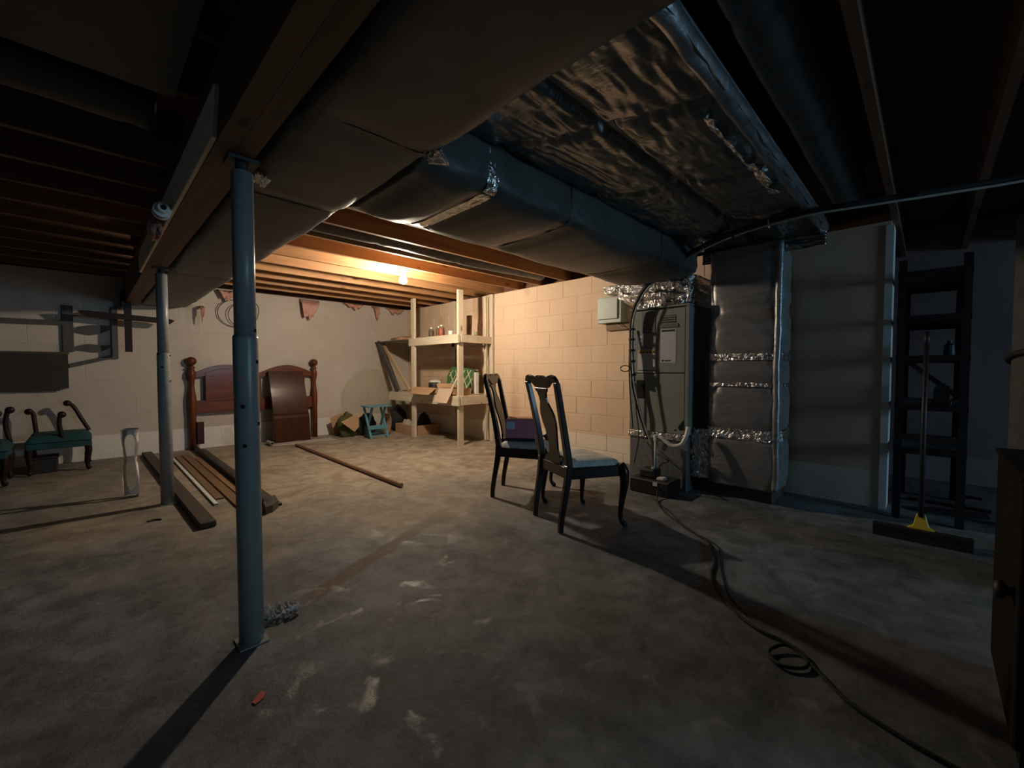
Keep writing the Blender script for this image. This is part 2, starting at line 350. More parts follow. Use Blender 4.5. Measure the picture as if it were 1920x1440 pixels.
M['ribbon'] = pm('pale_lattice_strip', (0.62, 0.60, 0.44), (0.68, 0.66, 0.50), rough=0.6, scale=9)
M['olive'] = pm('olive_cloth', (0.06, 0.065, 0.022), (0.10, 0.10, 0.035), rough=0.95, scale=6, bump=0.5, bscale=14, dist=0.02)
M['blackcloth'] = pm('black_bag_cloth', (0.013, 0.012, 0.012), (0.022, 0.020, 0.02), rough=0.8, scale=6, bump=0.5, bscale=14, dist=0.02)
M['greycloth'] = pm('off_white_cloth', (0.42, 0.37, 0.30), (0.50, 0.44, 0.36), rough=0.95, scale=6, bump=0.5, bscale=14, dist=0.02)
M['paper'] = pm('grey_paper', (0.40, 0.385, 0.36), (0.48, 0.46, 0.43), rough=0.8, scale=4)
M['redcloth'] = pm('maroon_cloth', (0.12, 0.025, 0.02), (0.17, 0.04, 0.03), rough=0.95, scale=12, bump=0.5, bscale=30, dist=0.01)
M['navy'] = pm('navy_rack_steel', (0.007, 0.008, 0.012), (0.010, 0.011, 0.016), rough=0.5, scale=10)
M['rackshelf'] = pm('rack_board', (0.025, 0.023, 0.02), (0.035, 0.031, 0.027), rough=0.9, scale=8)
M['darkcab'] = wood('dark_brown_cabinet', (0.009, 0.007, 0.005), (0.015, 0.011, 0.008), 'Z', rough=0.9, knots=False)
M['darkcab'].node_tree.nodes['Principled BSDF'].inputs['Specular IOR Level'].default_value = 0.1
M['rug'] = pm('grey_rug_back', (0.07, 0.069, 0.066), (0.095, 0.092, 0.088), rough=0.95, scale=20, bump=0.5, bscale=50, dist=0.01)
M['trimwhite'] = pm('white_corner_bead', (0.66, 0.68, 0.66), (0.72, 0.74, 0.72), rough=0.6, scale=6)
M['greywood_shadow'] = wood('grey_wood_and_shadow', (0.07, 0.07, 0.074), (0.10, 0.10, 0.104), 'Z', rough=0.9, knots=False)  # grey shelf wood, also the tone of the shadow built on the back wall
for k_ in ('greywood_shadow', 'benchwood', 'cherry', 'cherry_z', 'cherrydk'):
    M[k_].node_tree.nodes['Principled BSDF'].inputs['Specular IOR Level'].default_value = 0.2
M['darkpanel'] = pm('dark_panel_board', (0.028, 0.027, 0.025), (0.038, 0.036, 0.034), rough=0.9, scale=3)
M['porcelain'] = pm('white_porcelain', (0.80, 0.78, 0.74), (0.84, 0.82, 0.78), rough=0.3, scale=5)
M['redleaf'] = pm('orange_red_scrap', (0.45, 0.055, 0.02), (0.52, 0.075, 0.03), rough=0.6, scale=9)
M['pane'] = glass_mat('window_pane', (0.95, 0.97, 1.0), 0.02, 0.02)
mm, nt_, b_ = newmat('lit_bulb')
b_.inputs['Base Color'].default_value = (1, 0.9, 0.8, 1)
b_.inputs['Emission Color'].default_value = (1.0, 0.83, 0.62, 1)
b_.inputs['Emission Strength'].default_value = BULB_STRENGTH
M['bulb'] = mm

# ---------------------------------------------------------------- mesh helpers
OFF = {}
class MB:
    def __init__(s): s.v = []; s.f = []
    def add(s, vs, fs):
        o = len(s.v); s.v += [tuple(p) for p in vs]; s.f += [tuple(i + o for i in q) for q in fs]; return s
    def box(s, x0, x1, y0, y1, z0, z1):
        return s.add([(x0, y0, z0), (x1, y0, z0), (x1, y1, z0), (x0, y1, z0), (x0, y0, z1), (x1, y0, z1), (x1, y1, z1), (x0, y1, z1)],
                     [(0, 3, 2, 1), (4, 5, 6, 7), (0, 1, 5, 4), (1, 2, 6, 5), (2, 3, 7, 6), (3, 0, 4, 7)])
    def bar(s, p0, p1, w, h, up=(0, 0, 1)):
        """box from p0 to p1, w wide, h tall"""
        p0 = Vector(p0); p1 = Vector(p1); d = (p1 - p0).normalized()
        a = d.cross(Vector(up))
        if a.length < 1e-4: a = d.cross(Vector((1, 0, 0)))
        a.normalize(); b = a.cross(d).normalized()
        vs = []
        for p in (p0, p1):
            for i, j in ((-1, -1), (1, -1), (1, 1), (-1, 1)):
                vs.append(p + a * (i * w / 2) + b * (j * h / 2))
        return s.add(vs, [(0, 1, 2, 3), (7, 6, 5, 4), (0, 4, 5, 1), (1, 5, 6, 2), (2, 6, 7, 3), (3, 7, 4, 0)])
    def tube(s, path, r, n=8, cap=True):
        path = [Vector(p) for p in path]; m = len(path)
        rr = r if isinstance(r, (list, tuple)) else [r] * m
        t = (path[1] - path[0]).normalized()
        a = t.cross(Vector((0, 0, 1)))
        if a.length < 1e-3: a = t.cross(Vector((1, 0, 0)))
        a.normalize(); o = len(s.v)
        for i in range(m):
            if i == 0: t = path[1] - path[0]
            elif i == m - 1: t = path[-1] - path[-2]
            else: t = (path[i + 1] - path[i]).normalized() + (path[i] - path[i - 1]).normalized()
            t.normalize(); a = (a - t * a.dot(t)).normalized(); b = t.cross(a)
            for k in range(n):
                q = 2 * math.pi * k / n
                s.v.append(tuple(path[i] + a * (rr[i] * math.cos(q)) + b * (rr[i] * math.sin(q))))
        for i in range(m - 1):
            for k in range(n):
                k2 = (k + 1) % n
                s.f.append((o + i * n + k, o + i * n + k2, o + (i + 1) * n + k2, o + (i + 1) * n + k))
        if cap:
            s.f.append(tuple(o + k for k in reversed(range(n)))); s.f.append(tuple(o + (m - 1) * n + k for k in range(n)))
        return s
    def lathe(s, prof, c=(0, 0, 0), n=16, axis='Z'):
        o = len(s.v); m = len(prof)
        for r, z in prof:
            for k in range(n):
                q = 2 * math.pi * k / n; x, y = r * math.cos(q), r * math.sin(q)
                p = {'Z': (x, y, z), 'X': (z, x, y), 'Y': (y, z, x)}[axis]
                s.v.append((p[0] + c[0], p[1] + c[1], p[2] + c[2]))
        for i in range(m - 1):
            for k in range(n):
                k2 = (k + 1) % n
                s.f.append((o + i * n + k, o + i * n + k2, o + (i + 1) * n + k2, o + (i + 1) * n + k))
        s.f.append(tuple(o + k for k in reversed(range(n)))); s.f.append(tuple(o + (m - 1) * n + k for k in range(n)))
        return s
    def prism(s, poly, fn):
        """poly of (a,b); fn(a,b,t) -> point, t in 0/1"""
        n = len(poly)
        vs = [fn(a, b, 0) for a, b in poly] + [fn(a, b, 1) for a, b in poly]
        fs = [tuple(reversed(range(n))), tuple(range(n, 2 * n))] + [(i, (i + 1) % n, n + (i + 1) % n, n + i) for i in range(n)]
        return s.add(vs, fs)
    def strip(s, left, right, fn):
        """closed solid between two polylines of equal length (a,b) ; fn(a,b,t)"""
        n = len(left); vs = []
        for t in (0, 1):
            for i in range(n): vs += [fn(*left[i], t), fn(*right[i], t)]
        fs = []; K = 2 * n
        for i in range(n - 1):
            a, b, c, d = 2 * i, 2 * i + 1, 2 * i + 3, 2 * i + 2
            fs += [(a, d, c, b), (K + a, K + b, K + c, K + d), (a, K + a, K + d, d), (b, c, K + c, K + b)]
        fs += [(0, 1, K + 1, K), (2 * n - 2, K + 2 * n - 2, K + 2 * n - 1, 2 * n - 1)]
        return s.add(vs, fs)
    def grid(s, fn, nu, nv, closed=False):
        o = len(s.v)
        for i in range(nu + 1):
            for j in range(nv + (0 if closed else 1)):
                s.v.append(tuple(fn(i / nu, j / nv)))
        w = nv + (0 if closed else 1)
        for i in range(nu):
            for j in range(nv):
                j2 = (j + 1) % w if closed else j + 1
                s.f.append((o + i * w + j, o + i * w + j2, o + (i + 1) * w + j2, o + (i + 1) * w + j))
        if closed:
            s.f.append(tuple(o + k for k in reversed(range(w)))); s.f.append(tuple(o + nu * w + k for k in range(w)))
        return s
    def build(s, name, mat, parent=None, loc=None, smooth=False, bevel=0.0, solid=0.0, seg=1):
        off = Vector(loc) if loc is not None else (OFF[parent] if parent is not None else Vector((0, 0, 0)))
        me = bpy.data.meshes.new(name)
        me.from_pydata([tuple(Vector(p) - off) for p in s.v], [], s.f)
        me.update(); me.materials.append(M[mat] if isinstance(mat, str) else mat)
        if smooth:
            for p in me.polygons: p.use_smooth = True
        o = bpy.data.objects.new(name, me); col.objects.link(o)
        if parent is not None:
            o.parent = parent
            o.location = off - OFF[parent]
        else: o.location = off
        OFF[o] = off
        if solid:
            md = o.modifiers.new('thickness', 'SOLIDIFY'); md.thickness = solid; md.offset = 0
        if bevel:
            md = o.modifiers.new('soft_edge', 'BEVEL'); md.width = bevel; md.segments = seg; md.limit_method = 'ANGLE'; md.angle_limit = R_(40)
        return o

def thing(name, label, cat, loc=(0, 0, 0), group=None, rz=0.0):
    o = bpy.data.objects.new(name, None); col.objects.link(o); o.empty_display_size = 0.1
    o.location = loc; o.rotation_euler = (0, 0, rz)
    OFF[o] = Vector(loc)
    return tag(o, label, cat, group)
def tag(o, label, cat, group=None):
    o['label'] = label; o['category'] = cat
    if group: o['group'] = group
    return o
def struct(o): o['kind'] = 'structure'; return o
def copy_tree(o, parent=None):
    c = o.copy(); col.objects.link(c); c.parent = parent; OFF[c] = OFF[o].copy()
    for ch in list(o.children): copy_tree(ch, c)
    return c
def lerp(a, b, t): return a + (b - a) * t
def sm(t): t = max(0, min(1, t)); return t * t * (3 - 2 * t)
def nz(x, y, z=0): return noise.noise(Vector((x, y, z)))
def rdg(x, y, z=0): return 1 - 2 * abs(noise.noise(Vector((x, y, z))))
def spline(pts, n=8):
    pts = [Vector(p) for p in pts]; out = []
    for i in range(len(pts) - 1):
        p0 = pts[max(0, i - 1)]; p1 = pts[i]; p2 = pts[i + 1]; p3 = pts[min(len(pts) - 1, i + 2)]
        for k in range(n):
            t = k / n
            out.append(0.5 * ((2 * p1) + (p2 - p0) * t + (2 * p0 - 5 * p1 + 4 * p2 - p3) * t * t + (3 * p1 - p0 - 3 * p2 + p3) * t ** 3))
    out.append(pts[-1]); return out

# ================================================================ SETTING
XR, YB, ZT = 4.28, 7.0, 2.19
XL, YF, XF = -3.5, -6.0, 5.75
struct(MB().box(XL - .2, XF + .2, YF - .2, YB + .2, -0.12, 0).build('floor', 'floor', loc=(0, 0, 0)))
ceil = struct(MB().box(XL - .2, XF + .2, YF - .2, YB + .2, 2.43, 2.46).build('ceiling', 'subfloor', loc=(0, 0, 2.43)))

wb = struct(MB().box(XL - .2, XF + .2, YB + .0018, YB + .2, 0, ZT).build('wall_back', 'wall_b', loc=(1, YB, 0)))
wr = struct(MB().box(XR + .0035, XR + .2, 1.40, YB + .003, 0, ZT).box(XR, XR + .2, .22, 1.40, 0, ZT).build('wall_right', 'mortar', loc=(XR, 3.5, 0)))
struct(MB().box(XR, XR + .2, YF, -0.62, 0, ZT).build('wall_partition', 'rawblock', loc=(XR, -2, 0)))
struct(MB().box(XF, XF + .2, YF, YB, 0, 2.43).build('wall_far', 'store_wall', loc=(XF, 1, 0)))
struct(MB().box(XL - .2, XL, YF, -0.4, 0, 2.43).box(XL - .2, XL, 0.8, YB, 0, 2.43).box(XL - .2, XL, -0.4, 0.8, 0, 1.2).box(XL - .2, XL, -0.4, 0.8, 1.9, 2.43)
       .build('wall_left', 'rawblock', loc=(XL, 1, 0)))
w = MB()
for x0, x1, z0, z1 in ((XL, 2.55, 0, 2.43), (4.05, 4.65, 0, 2.43), (5.45, XF, 0, 2.43), (2.55, 4.05, 0, 1.0), (2.55, 4.05, 1.9, 2.43), (4.65, 5.45, 0, 1.0), (4.65, 5.45, 1.9, 2.43)):
    w.box(x0, x1, YF - .2, YF, z0, z1)
struct(w.build('wall_front', 'rawblock', loc=(1, YF, 0)))
def window(nm, fn, a0, a1, z0, z1):
    fr = MB()
    for (u0, u1, v0, v1) in ((a0, a0 + .04, z0, z1), (a1 - .04, a1, z0, z1), (a0 + .04, a1 - .04, z0, z0 + .04), (a0 + .04, a1 - .04, z1 - .04, z1), ((a0 + a1) / 2 - .02, (a0 + a1) / 2 + .02, z0 + .04, z1 - .04)):
        p, q = fn(u0, -.12), fn(u1, -.06)
        fr.box(min(p[0], q[0]), max(p[0], q[0]), min(p[1], q[1]), max(p[1], q[1]), v0, v1)
    o = struct(fr.build(nm, 'trimwhite', loc=(*fn((a0 + a1) / 2, -.09), z0)))
    p, q = fn(a0 + .04, -.095), fn(a1 - .04, -.085)
    MB().box(min(p[0], q[0]), max(p[0], q[0]), min(p[1], q[1]), max(p[1], q[1]), z0 + .04, z1 - .04).build('pane', 'pane', o)
window('window_1', lambda a, d: (a, YF + d), 2.55, 4.05, 1.0, 1.9)
window('window_2', lambda a, d: (a, YF + d), 4.65, 5.45, 1.0, 1.9)
window('window_3', lambda a, d: (XL + d, a), -0.4, 0.8, 1.2, 1.9)

# concrete blocks: one shared chamfered plate, halves share another
BL, BH = 0.436, 0.2085
def block_mesh(L, h, mat):
    g = 0.0038 if mat == 'wall_r' else 0.002; c = 0.003; t = 0.03
    l = L / 2 - g; k = h / 2 - g
    v = [(-l + c, 0, -k + c), (l - c, 0, -k + c), (l - c, 0, k - c), (-l + c, 0, k - c),
         (-l, c, -k), (l, c, -k), (l, c, k), (-l, c, k), (-l, t, -k), (l, t, -k), (l, t, k), (-l, t, k)]
    f = [(0, 1, 2, 3), (4, 5, 1, 0), (5, 6, 2, 1), (6, 7, 3, 2), (7, 4, 0, 3), (8, 9, 5, 4), (9, 10, 6, 5), (10, 11, 7, 6), (11, 8, 4, 7), (11, 10, 9, 8)]
    me = bpy.data.meshes.new('block'); me.from_pydata(v, [], f); me.materials.append(M[mat]); return me
_bm = {}
def blocks(parent, along, fixed, a0, a1, joint, mat):
    for r in range(11):
        zt = ZT - r * BH; zb = max(zt - BH, 0.0)
        sh = joint + (r % 2) * BL / 2
        k = math.floor((a0 - sh) / BL); e = sh + k * BL
        while e < a1 - 0.02:
            s, t = max(e, a0), min(e + BL, a1); e += BL
            if t - s < 0.05: continue
            key = (round(t - s, 2), round(zt - zb, 2), mat)
            if key not in _bm: _bm[key] = block_mesh(t - s, zt - zb, mat)
            o = bpy.data.objects.new('block', _bm[key]); col.objects.link(o); o.parent = parent
            c = (s + t) / 2; j = random.uniform(-0.0015, 0.0015)
            if along == 'Y':
                o.location = Vector((fixed + j, c, (zt + zb) / 2)) - OFF[parent]; o.rotation_euler = (0, 0, -math.pi / 2)
            else:
                o.location = Vector((c, fixed + j, (zt + zb) / 2)) - OFF[parent]
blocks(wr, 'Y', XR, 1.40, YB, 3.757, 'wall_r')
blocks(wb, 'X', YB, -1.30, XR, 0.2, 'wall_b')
# pale corner bead on the end of the block wall
struct(MB().box(XR - .012, XR + .205, .205, .222, 0, ZT - .03).box(XR - .012, XR, .222, .25, 0, ZT - .03).build('trim_1', 'trimwhite', loc=(XR, .21, 0)))

# joists as parts of the ceiling
jy = [3.29 + .413 * k for k in range(0, 9)] + [2.88, 2.49, 2.10, 1.71]
for y in jy:
    MB().box(.40, XR + .10, y - .019, y + .019, 2.19, 2.43).build('joist', 'joist', ceil, loc=(2.4, y, 2.19))
for y in [.20 - .41 * k for k in range(15)]:
    MB().box(.40, XF, y - .019, y + .019, 2.19, 2.43).build('joist', 'shaded_joist', ceil, loc=(2.4, y, 2.19))
for k in range(30):
    if k == 10: continue
    y = 6.62 - .41 * k
    MB().box(XL, .47, y - .019, y + .019, 2.15, 2.43).build('joist', 'shaded_joist', ceil, loc=(-1.2, y, 2.15))
MB().box(XR + .105, XR + .143, .22, YB, 2.19, 2.43).build('rim_board', 'shaded_joist', ceil)
MB().box(XL - .2, XF + .2, YB + .10, YB + .14, 2.19, 2.43).build('rim_board', 'shaded_joist', ceil)

# ================================================================ BEAM AND POSTS
bm = thing('support_beam', 'long dark timber beam carried by the two blue steel posts', 'beam', (.39, 2.8, 1.86))
for i, (a, b) in enumerate(((.336, .3985), (.3995, .462))):
    MB().box(a, b, -1.6, YB - .01, 1.863, 2.145).build('ply', 'beam', bm)
MB().prism([(1.70, 2.02), (1.76, 1.866), (4.6, 1.864), (4.6, 2.02)], lambda a, b, q: (.318 + .018 * q, a, b)).build('ledger', 'newboard', bm, bevel=.003)['label'] = 'pale new board nailed to the side of the beam'
MB().box(.30, .33, 6.72, 6.98, 1.80, 2.0).build('bracket', 'blackmetal', bm)

def post(x, y, label, holes, ztop=1.862):
    t = thing('support_post', label, 'post', (x, y, 0), 'blue steel posts under the beam')
    MB().lathe([(.043, .006), (.043, 1.19), (.041, 1.20)], (x, y, 0), 20).build('outer_tube', 'steel', t, smooth=False)
    MB().lathe([(.037, 1.15), (.037, ztop - .045)], (x, y, 0), 20).build('inner_tube', 'steel', t)
    MB().lathe([(.022, ztop - .06), (.022, ztop - .004)], (x, y, 0), 12).build('screw_jack', 'blackmetal', t)
    MB().box(x - .05, x + .05, y - .045, y + .045, ztop - .012, ztop).build('top_plate', 'blackmetal', t)
    MB().box(x - .05, x + .05, y - .05, y + .05, 0, .006).build('base_plate', 'steel', t)
    for (ang, z) in holes:
        r = .0425 if z < 1.2 else .0365
        cx, cy = math.cos(R_(ang)), math.sin(R_(ang))
        MB().tube([(x + cx * (r - .006), y + cy * (r - .006), z), (x + cx * (r + .0018), y + cy * (r + .0018), z)], .0075, 10).build('pin_hole', 'black', t)
    return t
p1 = post(.432, 1.873, 'nearest blue-grey steel post, standing in the middle left foreground', [(-120, .93), (-45, 1.10), (-40, .86), (-115, .78), (-42, 1.22)])
p2 = post(.426, 4.279, 'farther blue-grey steel post beside the tall clear vase', [(-110, 1.09), (-30, 1.18), (-150, 1.19), (-35, .98)], 1.862)
for o in (p1, p2):
    for c in o.children:
        if 'tube' in c.name:
            for p in c.data.polygons: p.use_smooth = len(p.vertices) == 4

# ================================================================ DUCTS
def soft_duct(mb, axis, a0, a1, c, hw, hh, seams, nu, nv, sag=.03, puff=.02, pw=5.0, wr=.006, seed=0.0, pinch=.12):
    """insulated duct: rounded box section along an axis, pinched at seams, sagging between them"""
    se = sorted([a0] + list(seams) + [a1])
    def fn(u, v):
        a = lerp(a0, a1, u)
        for i in range(len(se) - 1):
            if se[i] <= a <= se[i + 1] + 1e-6: break
        L = se[i + 1] - se[i]; s = (a - se[i]) / L
        ed = min(s, 1 - s) * L
        bul = sm(ed / pinch)
        q = 2 * math.pi * v; cs, sn = math.cos(q), math.sin(q)
        e = 2.0 / pw
        px = math.copysign(abs(cs) ** e, cs); pz = math.copysign(abs(sn) ** e, sn)
        w = hw - puff * (1 - bul); h = hh
        x = px * w; z = pz * h
        if pz < 0: z = pz * (h - puff * (1 - bul)) - sag * bul * (1 - px * px) * math.sin(math.pi * min(max(s, .05), .95))
        k = wr * (nz(a * 3 + seed, v * 9, 1.3) + .5 * nz(a * 9 + seed, v * 20, 4.1)) + wr * 1.2 * (1 - bul) * nz(v * 40, a * 4 + seed, 2)
        x += px * k; z += pz * k
        if axis == 'Y': return (c[0] + x, a, c[1] + z)
        if axis == 'X': return (a, c[0] - x, c[1] + z)
        return (c[0] + x, c[1] + z, a)
    return mb.grid(fn, nu, nv, closed=True)

def band(mb, axis, a, wdt, c, hw, hh, pw=5.0, n=72, crink=.004, seed=0, v0=0, v1=1):
    def fn(u, v):
        q = 2 * math.pi * lerp(v0, v1, v); cs, sn = math.cos(q), math.sin(q); e = 2 / pw
        px = math.copysign(abs(cs) ** e, cs); pz = math.copysign(abs(sn) ** e, sn)
        k = crink * (nz(v * 60, u * 3, seed) + .6 * nz(v * 140, u * 5, seed + 3))
        x, z = px * (hw + k), pz * (hh + k); aa = a + (u - .5) * wdt + .008 * nz(v * 14, seed)
        if axis == 'Y': return (c[0] + x, aa, c[1] + z)
        if axis == 'X': return (aa, c[0] - x, c[1] + z)
        return (c[0] + x, c[1] + z, aa)
    return mb.grid(fn, 5, n)

t = thing('supply_trunk_duct', 'wide grey insulated duct running overhead beside the timber beam to the back wall', 'duct', (.72, 2.8, 1.86))
soft_duct(MB(), 'Y', -1.4, 6.93, (.715, 2.020), .232, .155, (1.38, 2.20, 4.4), 240, 56, sag=.012, puff=.008, pw=7, seed=2).build('jacket', 'jacket', t, smooth=True)
for y in (1.385, 2.205):
    band(MB(), 'Y', y, .035, (.715, 2.020), .227, .149, pw=7, seed=y, crink=.003).build('foil_tape', 'jacket', t, smooth=True)
MB().grid(lambda u, v: (.498 + .05 * u, 1.93 + .10 * v, 1.862 - .02 * u + .012 * nz(u * 7, v * 9, 6)), 8, 8).build('foil_patch', 'foiltape', t, smooth=True, solid=.002)
# loose crinkled corner flap
MB().grid(lambda u, v: (.935 + .05 * u * (1 - .6 * v), 1.30 + .10 * v, 1.885 - .045 * u + .03 * v + .012 * nz(u * 6, v * 6, 3)), 6, 6).build('foil_flap', 'foiltape', t, smooth=True, solid=.003)

t = thing('supply_branch_duct', 'puffy grey insulated duct running from the trunk to above the furnace', 'duct', (2.4, 1.8, 1.86))
soft_duct(MB(), 'X', .955, 3.72, (1.79, 2.02), .358, .148, (1.33, 1.94, 3.05), 200, 72, sag=.045, puff=.006, pw=5.5, seed=9, pinch=.12).build('jacket', 'jacket', t, smooth=True)
for i, x in enumerate((1.33, 1.36, 1.94, 3.06)):
    band(MB(), 'X', x, .028 if i else .05, (1.79, 2.02), .3545, .1445, pw=5.5, seed=x, crink=.003).build('foil_tape', 'foiltape' if i < 2 else 'jacket', t, smooth=True)
# the rolled foil lip along its upper near edge
def lip(off, z):
    path = []
    for k in range(60):
        x = lerp(.98, 3.55, k / 59)
        path.append((x, 1.425 - off + .010 * nz(x * 3, off * 50), z + .012 * nz(x * 4, 7 + off * 30)))
    return MB().tube(path, [.013 + .005 * nz(p[0] * 9, off * 9) for p in path], 8)
lip(.012, 2.145).build('foil_lip', 'foiltape', t, smooth=True)
lip(.050, 2.125).build('foil_lip', 'foil', t, smooth=True)

t = thing('return_trunk_duct', 'flat crinkled foil duct on the ceiling right of the puffy duct', 'duct', (2.4, .95, 2.08))
def retz(x, y):
    z = 2.085
    crease = math.exp(-((y - .995) / .022) ** 2)
    z += .045 * crease
    for cx in (1.55, 2.30, 3.05):
        z += .028 * math.exp(-(((x - cx) + .35 * (y - 1.0) - .05 * nz(y * 4, cx)) / .025) ** 2)
    z -= .018 * math.sin(math.pi * min(1, max(0, (y - .55) / .44))) if y < .99 else .018 * math.sin(math.pi * min(1, max(0, (y - 1.0) / .4)))
    z += .011 * nz(x * 2.2, y * 9, 5) + .006 * nz(x * 7, y * 22, 1) + .007 * rdg(x * 3.5 + y * 3, y * 16 - x * 2, 3) + .003 * rdg(x * 9 + y * 7, y * 34, 6)
    return z
MB().grid(lambda u, v: (lerp(.93, 3.80, u), lerp(.545, 1.425, v), retz(lerp(.93, 3.80, u), lerp(.545, 1.425, v))), 220, 110).build('foil_face', 'foil', t, smooth=True)
MB().box(.93, 3.80, .56, 1.425, 2.125, 2.185).build('duct_board', 'galv', t)
def edge_flap(u, v):
    x = lerp(.95, 3.84, u); q = v * 2.4
    y = .585 - .045 * math.sin(q) - .012 * nz(x * 5, 3) ; z = 2.07 + .06 * (1 - math.cos(q)) / 1.2 + .012 * nz(x * 6, v * 4, 8)
    return (x, y, z)
MB().grid(edge_flap, 160, 8).build('edge_tape', 'edgefoil', t, smooth=True, solid=.002)
def torn(u, v):
    x = lerp(1.75, 2.75, u)
    return (x, .66 - .05 * v * (0.5 + abs(nz(x * 5, 2)) * 1.5), retz(x, .66) - .012 - .035 * v * (.4 + abs(nz(x * 7, 9))) + .01 * nz(x * 20, v * 5))
MB().grid(torn, 70, 5).build('torn_foil', 'foiltape', t, smooth=True, solid=.002)
# foil end that drops to the vertical return
MB().grid(lambda u, v: (3.80 + .03 * nz(v * 6, u * 6), lerp(.55, 1.42, v), lerp(2.10, 1.98, u) + .01 * nz(v * 9, u * 5, 4)), 14, 50).build('end_foil', 'foil', t, smooth=True, solid=.004)

t = thing('return_drop_duct', 'upright foil wrapped duct standing between the furnace and the bare wall', 'duct', (3.92, 1.08, .10))
soft_duct(MB(), 'Z', .11, 2.06, (3.925, 1.075), .205, .27, (.55, .93, 1.17, 1.55), 150, 80, sag=0, puff=.014, pw=7, wr=.009, seed=21, pinch=.10).build('foil_wrap', 'drop', t, smooth=True)
for z, w_, cr in ((1.175, .055, .004), (.545, .085, .013), (.945, .03, .005)):
    band(MB(), 'Z', z, w_, (3.925, 1.075), .207, .272, pw=7, seed=z * 9, crink=cr, n=160).build('foil_tape', 'foiltape', t, smooth=True)
# rolled corner on the near edge
def corner(u, v):
    z = lerp(.12, 2.05, u); q = 2 * math.pi * v
    r = .026 + .004 * nz(z * 9, v * 5, 2)
    return (3.745 + .010 * nz(z * 2, 5) + r * math.cos(q), .828 + .010 * nz(z * 2.4, 9) + r * math.sin(q), z)
MB().grid(corner, 80, 14, closed=True).build('rolled_corner', 'drop', t, smooth=True)
MB().box(3.80, 4.20, .86, 1.40, 0, .105).build('wood_block', 'darkwood', t)
MB().grid(lambda u, v: (3.735 + .03 * nz(u * 9, v * 9, 2) + .05 * (v - .5) ** 2, lerp(1.475, 1.32, v), lerp(.13, .56, u) + .01 * nz(v * 8, u * 4)), 40, 24).build('foil_elbow', 'foiltape', t, smooth=True, solid=.004)
MB().box(3.78, 4.14, 1.31, 1.455, .15, .53).build('elbow_core', 'galv', t)

def round_duct(name, label, y, z, r, x0, x1, sag=0.0, mat='jacket', seed=0):
    path = []; rr = []
    n = int((x1 - x0) / .04)
    for k in range(n + 1):
        x = lerp(x0, x1, k / n)
        path.append((x, y + .012 * nz(x * 1.3, seed), z + sag * nz(x * .9, seed + 3)))
        rr.append(r * (1 + .03 * nz(x * 5, seed + 7)) * (0.94 if (k % 22) == 0 else 1))
    return tag(MB().tube(path, rr, 20).build(name, mat, loc=((x0 + x1) / 2, y, z - r), smooth=True), label, 'duct')
round_duct('round_duct', 'round insulated duct between joists at the top right', .42, 2.30, .105, .7, 3.75, seed=1)
round_duct('round_duct', 'round insulated duct across the dark joists at the upper left', 2.52, 2.262, .105, -3.4, .24, seed=5)
o = round_duct('round_duct', 'sagging grey round duct in the lit joist bay next to the bulb', 3.50, 2.285, .105, .96, 4.05, sag=.03, seed=8)
o = tag(MB().box(-3.4, .262, -2.2, 2.10, 2.118, 2.145).build('ceiling_panel', 'jacket', loc=(-1, 0, 2.12)), 'flat grey board fixed under the joists at the upper left', 'panel')

# ================================================================ FURNACE
fx, fy0, fy1 = 3.648, 1.465, 2.03
fu = thing('furnace', 'grey upright furnace cabinet with labels against the block wall', 'furnace', (3.92, 1.75, 0))
MB().box(fx + .02, 4.22, fy0, fy1, .49, 1.625).build('cabinet', 'furnace', fu, bevel=.006)
MB().box(fx, fx + .02, fy0 + .035, fy1 - .004, 1.042, 1.61).build('access_panel', 'furnace', fu, bevel=.004)
MB().box(fx, fx + .02, fy0 + .035, fy1 - .004, .50, 1.034).build('access_panel', 'furnace', fu, bevel=.004)
MB().box(fx - .004, fx + .02, fy0, fy0 + .03, .49, 1.625).build('corner_trim', 'furnace', fu, bevel=.003)
MB().box(fx - .006, 4.22, fy0 - .004, fy1 + .004, 1.625, 1.64).build('top_flange', 'furnace', fu, bevel=.002)
pn = MB().box(fx - .004, fx, 1.775, 1.905, 1.405, 1.60).build('recessed_cover', 'furnace_dk', fu)
MB().box(fx - .006, fx - .004, 1.786, 1.893, 1.415, 1.588).build('cover_face', 'furnace_dk', pn)
MB().box(fx - .003, fx, 1.587, 1.715, 1.484, 1.552).build('nameplate', 'blacklabel', fu)
MB().box(fx - .006, fx, 1.560, 1.735, 1.442, 1.476).build('vent_handle', 'furnace_dk', fu, bevel=.004)
lb = MB().box(fx - .002, fx, 1.580, 1.722, 1.130, 1.432).build('rating_label', 'whitelabel', fu); lb['label'] = 'tall white printed rating label'
MB().box(fx - .003, fx - .002, 1.590, 1.712, 1.408, 1.426).build('header_bar', 'ink', lb)
MB().lathe([(.010, -.0035), (.010, -.0025)], (fx, 1.700, 1.150), 12, 'X').build('logo_mark', 'ink', lb)
MB().box(fx - .003, fx - .002, 1.625, 1.682, 1.144, 1.155).build('logo_word', 'ink', lb)
wl = MB().box(fx - .002, fx, 1.769, 1.945, 1.042, 1.255).build('warning_label', 'whitelabel2', fu); wl['label'] = 'white warning label with a row of triangles'
MB().box(fx - .003, fx - .002, 1.769, 1.945, 1.218, 1.255).build('caution_strip', 'yellowlabel', wl)
for k in range(5):
    yc = 1.788 + k * .033
    MB().prism([(yc - .011, 1.224), (yc + .011, 1.224), (yc, 1.246)], lambda a, b, q: (fx - .003 - .001 * q, a, b)).build('warning_triangle', 'ink', wl)
MB().box(fx - .003, fx - .002, 1.772, 1.942, 1.060, 1.066).build('rule_line', 'ink', wl)
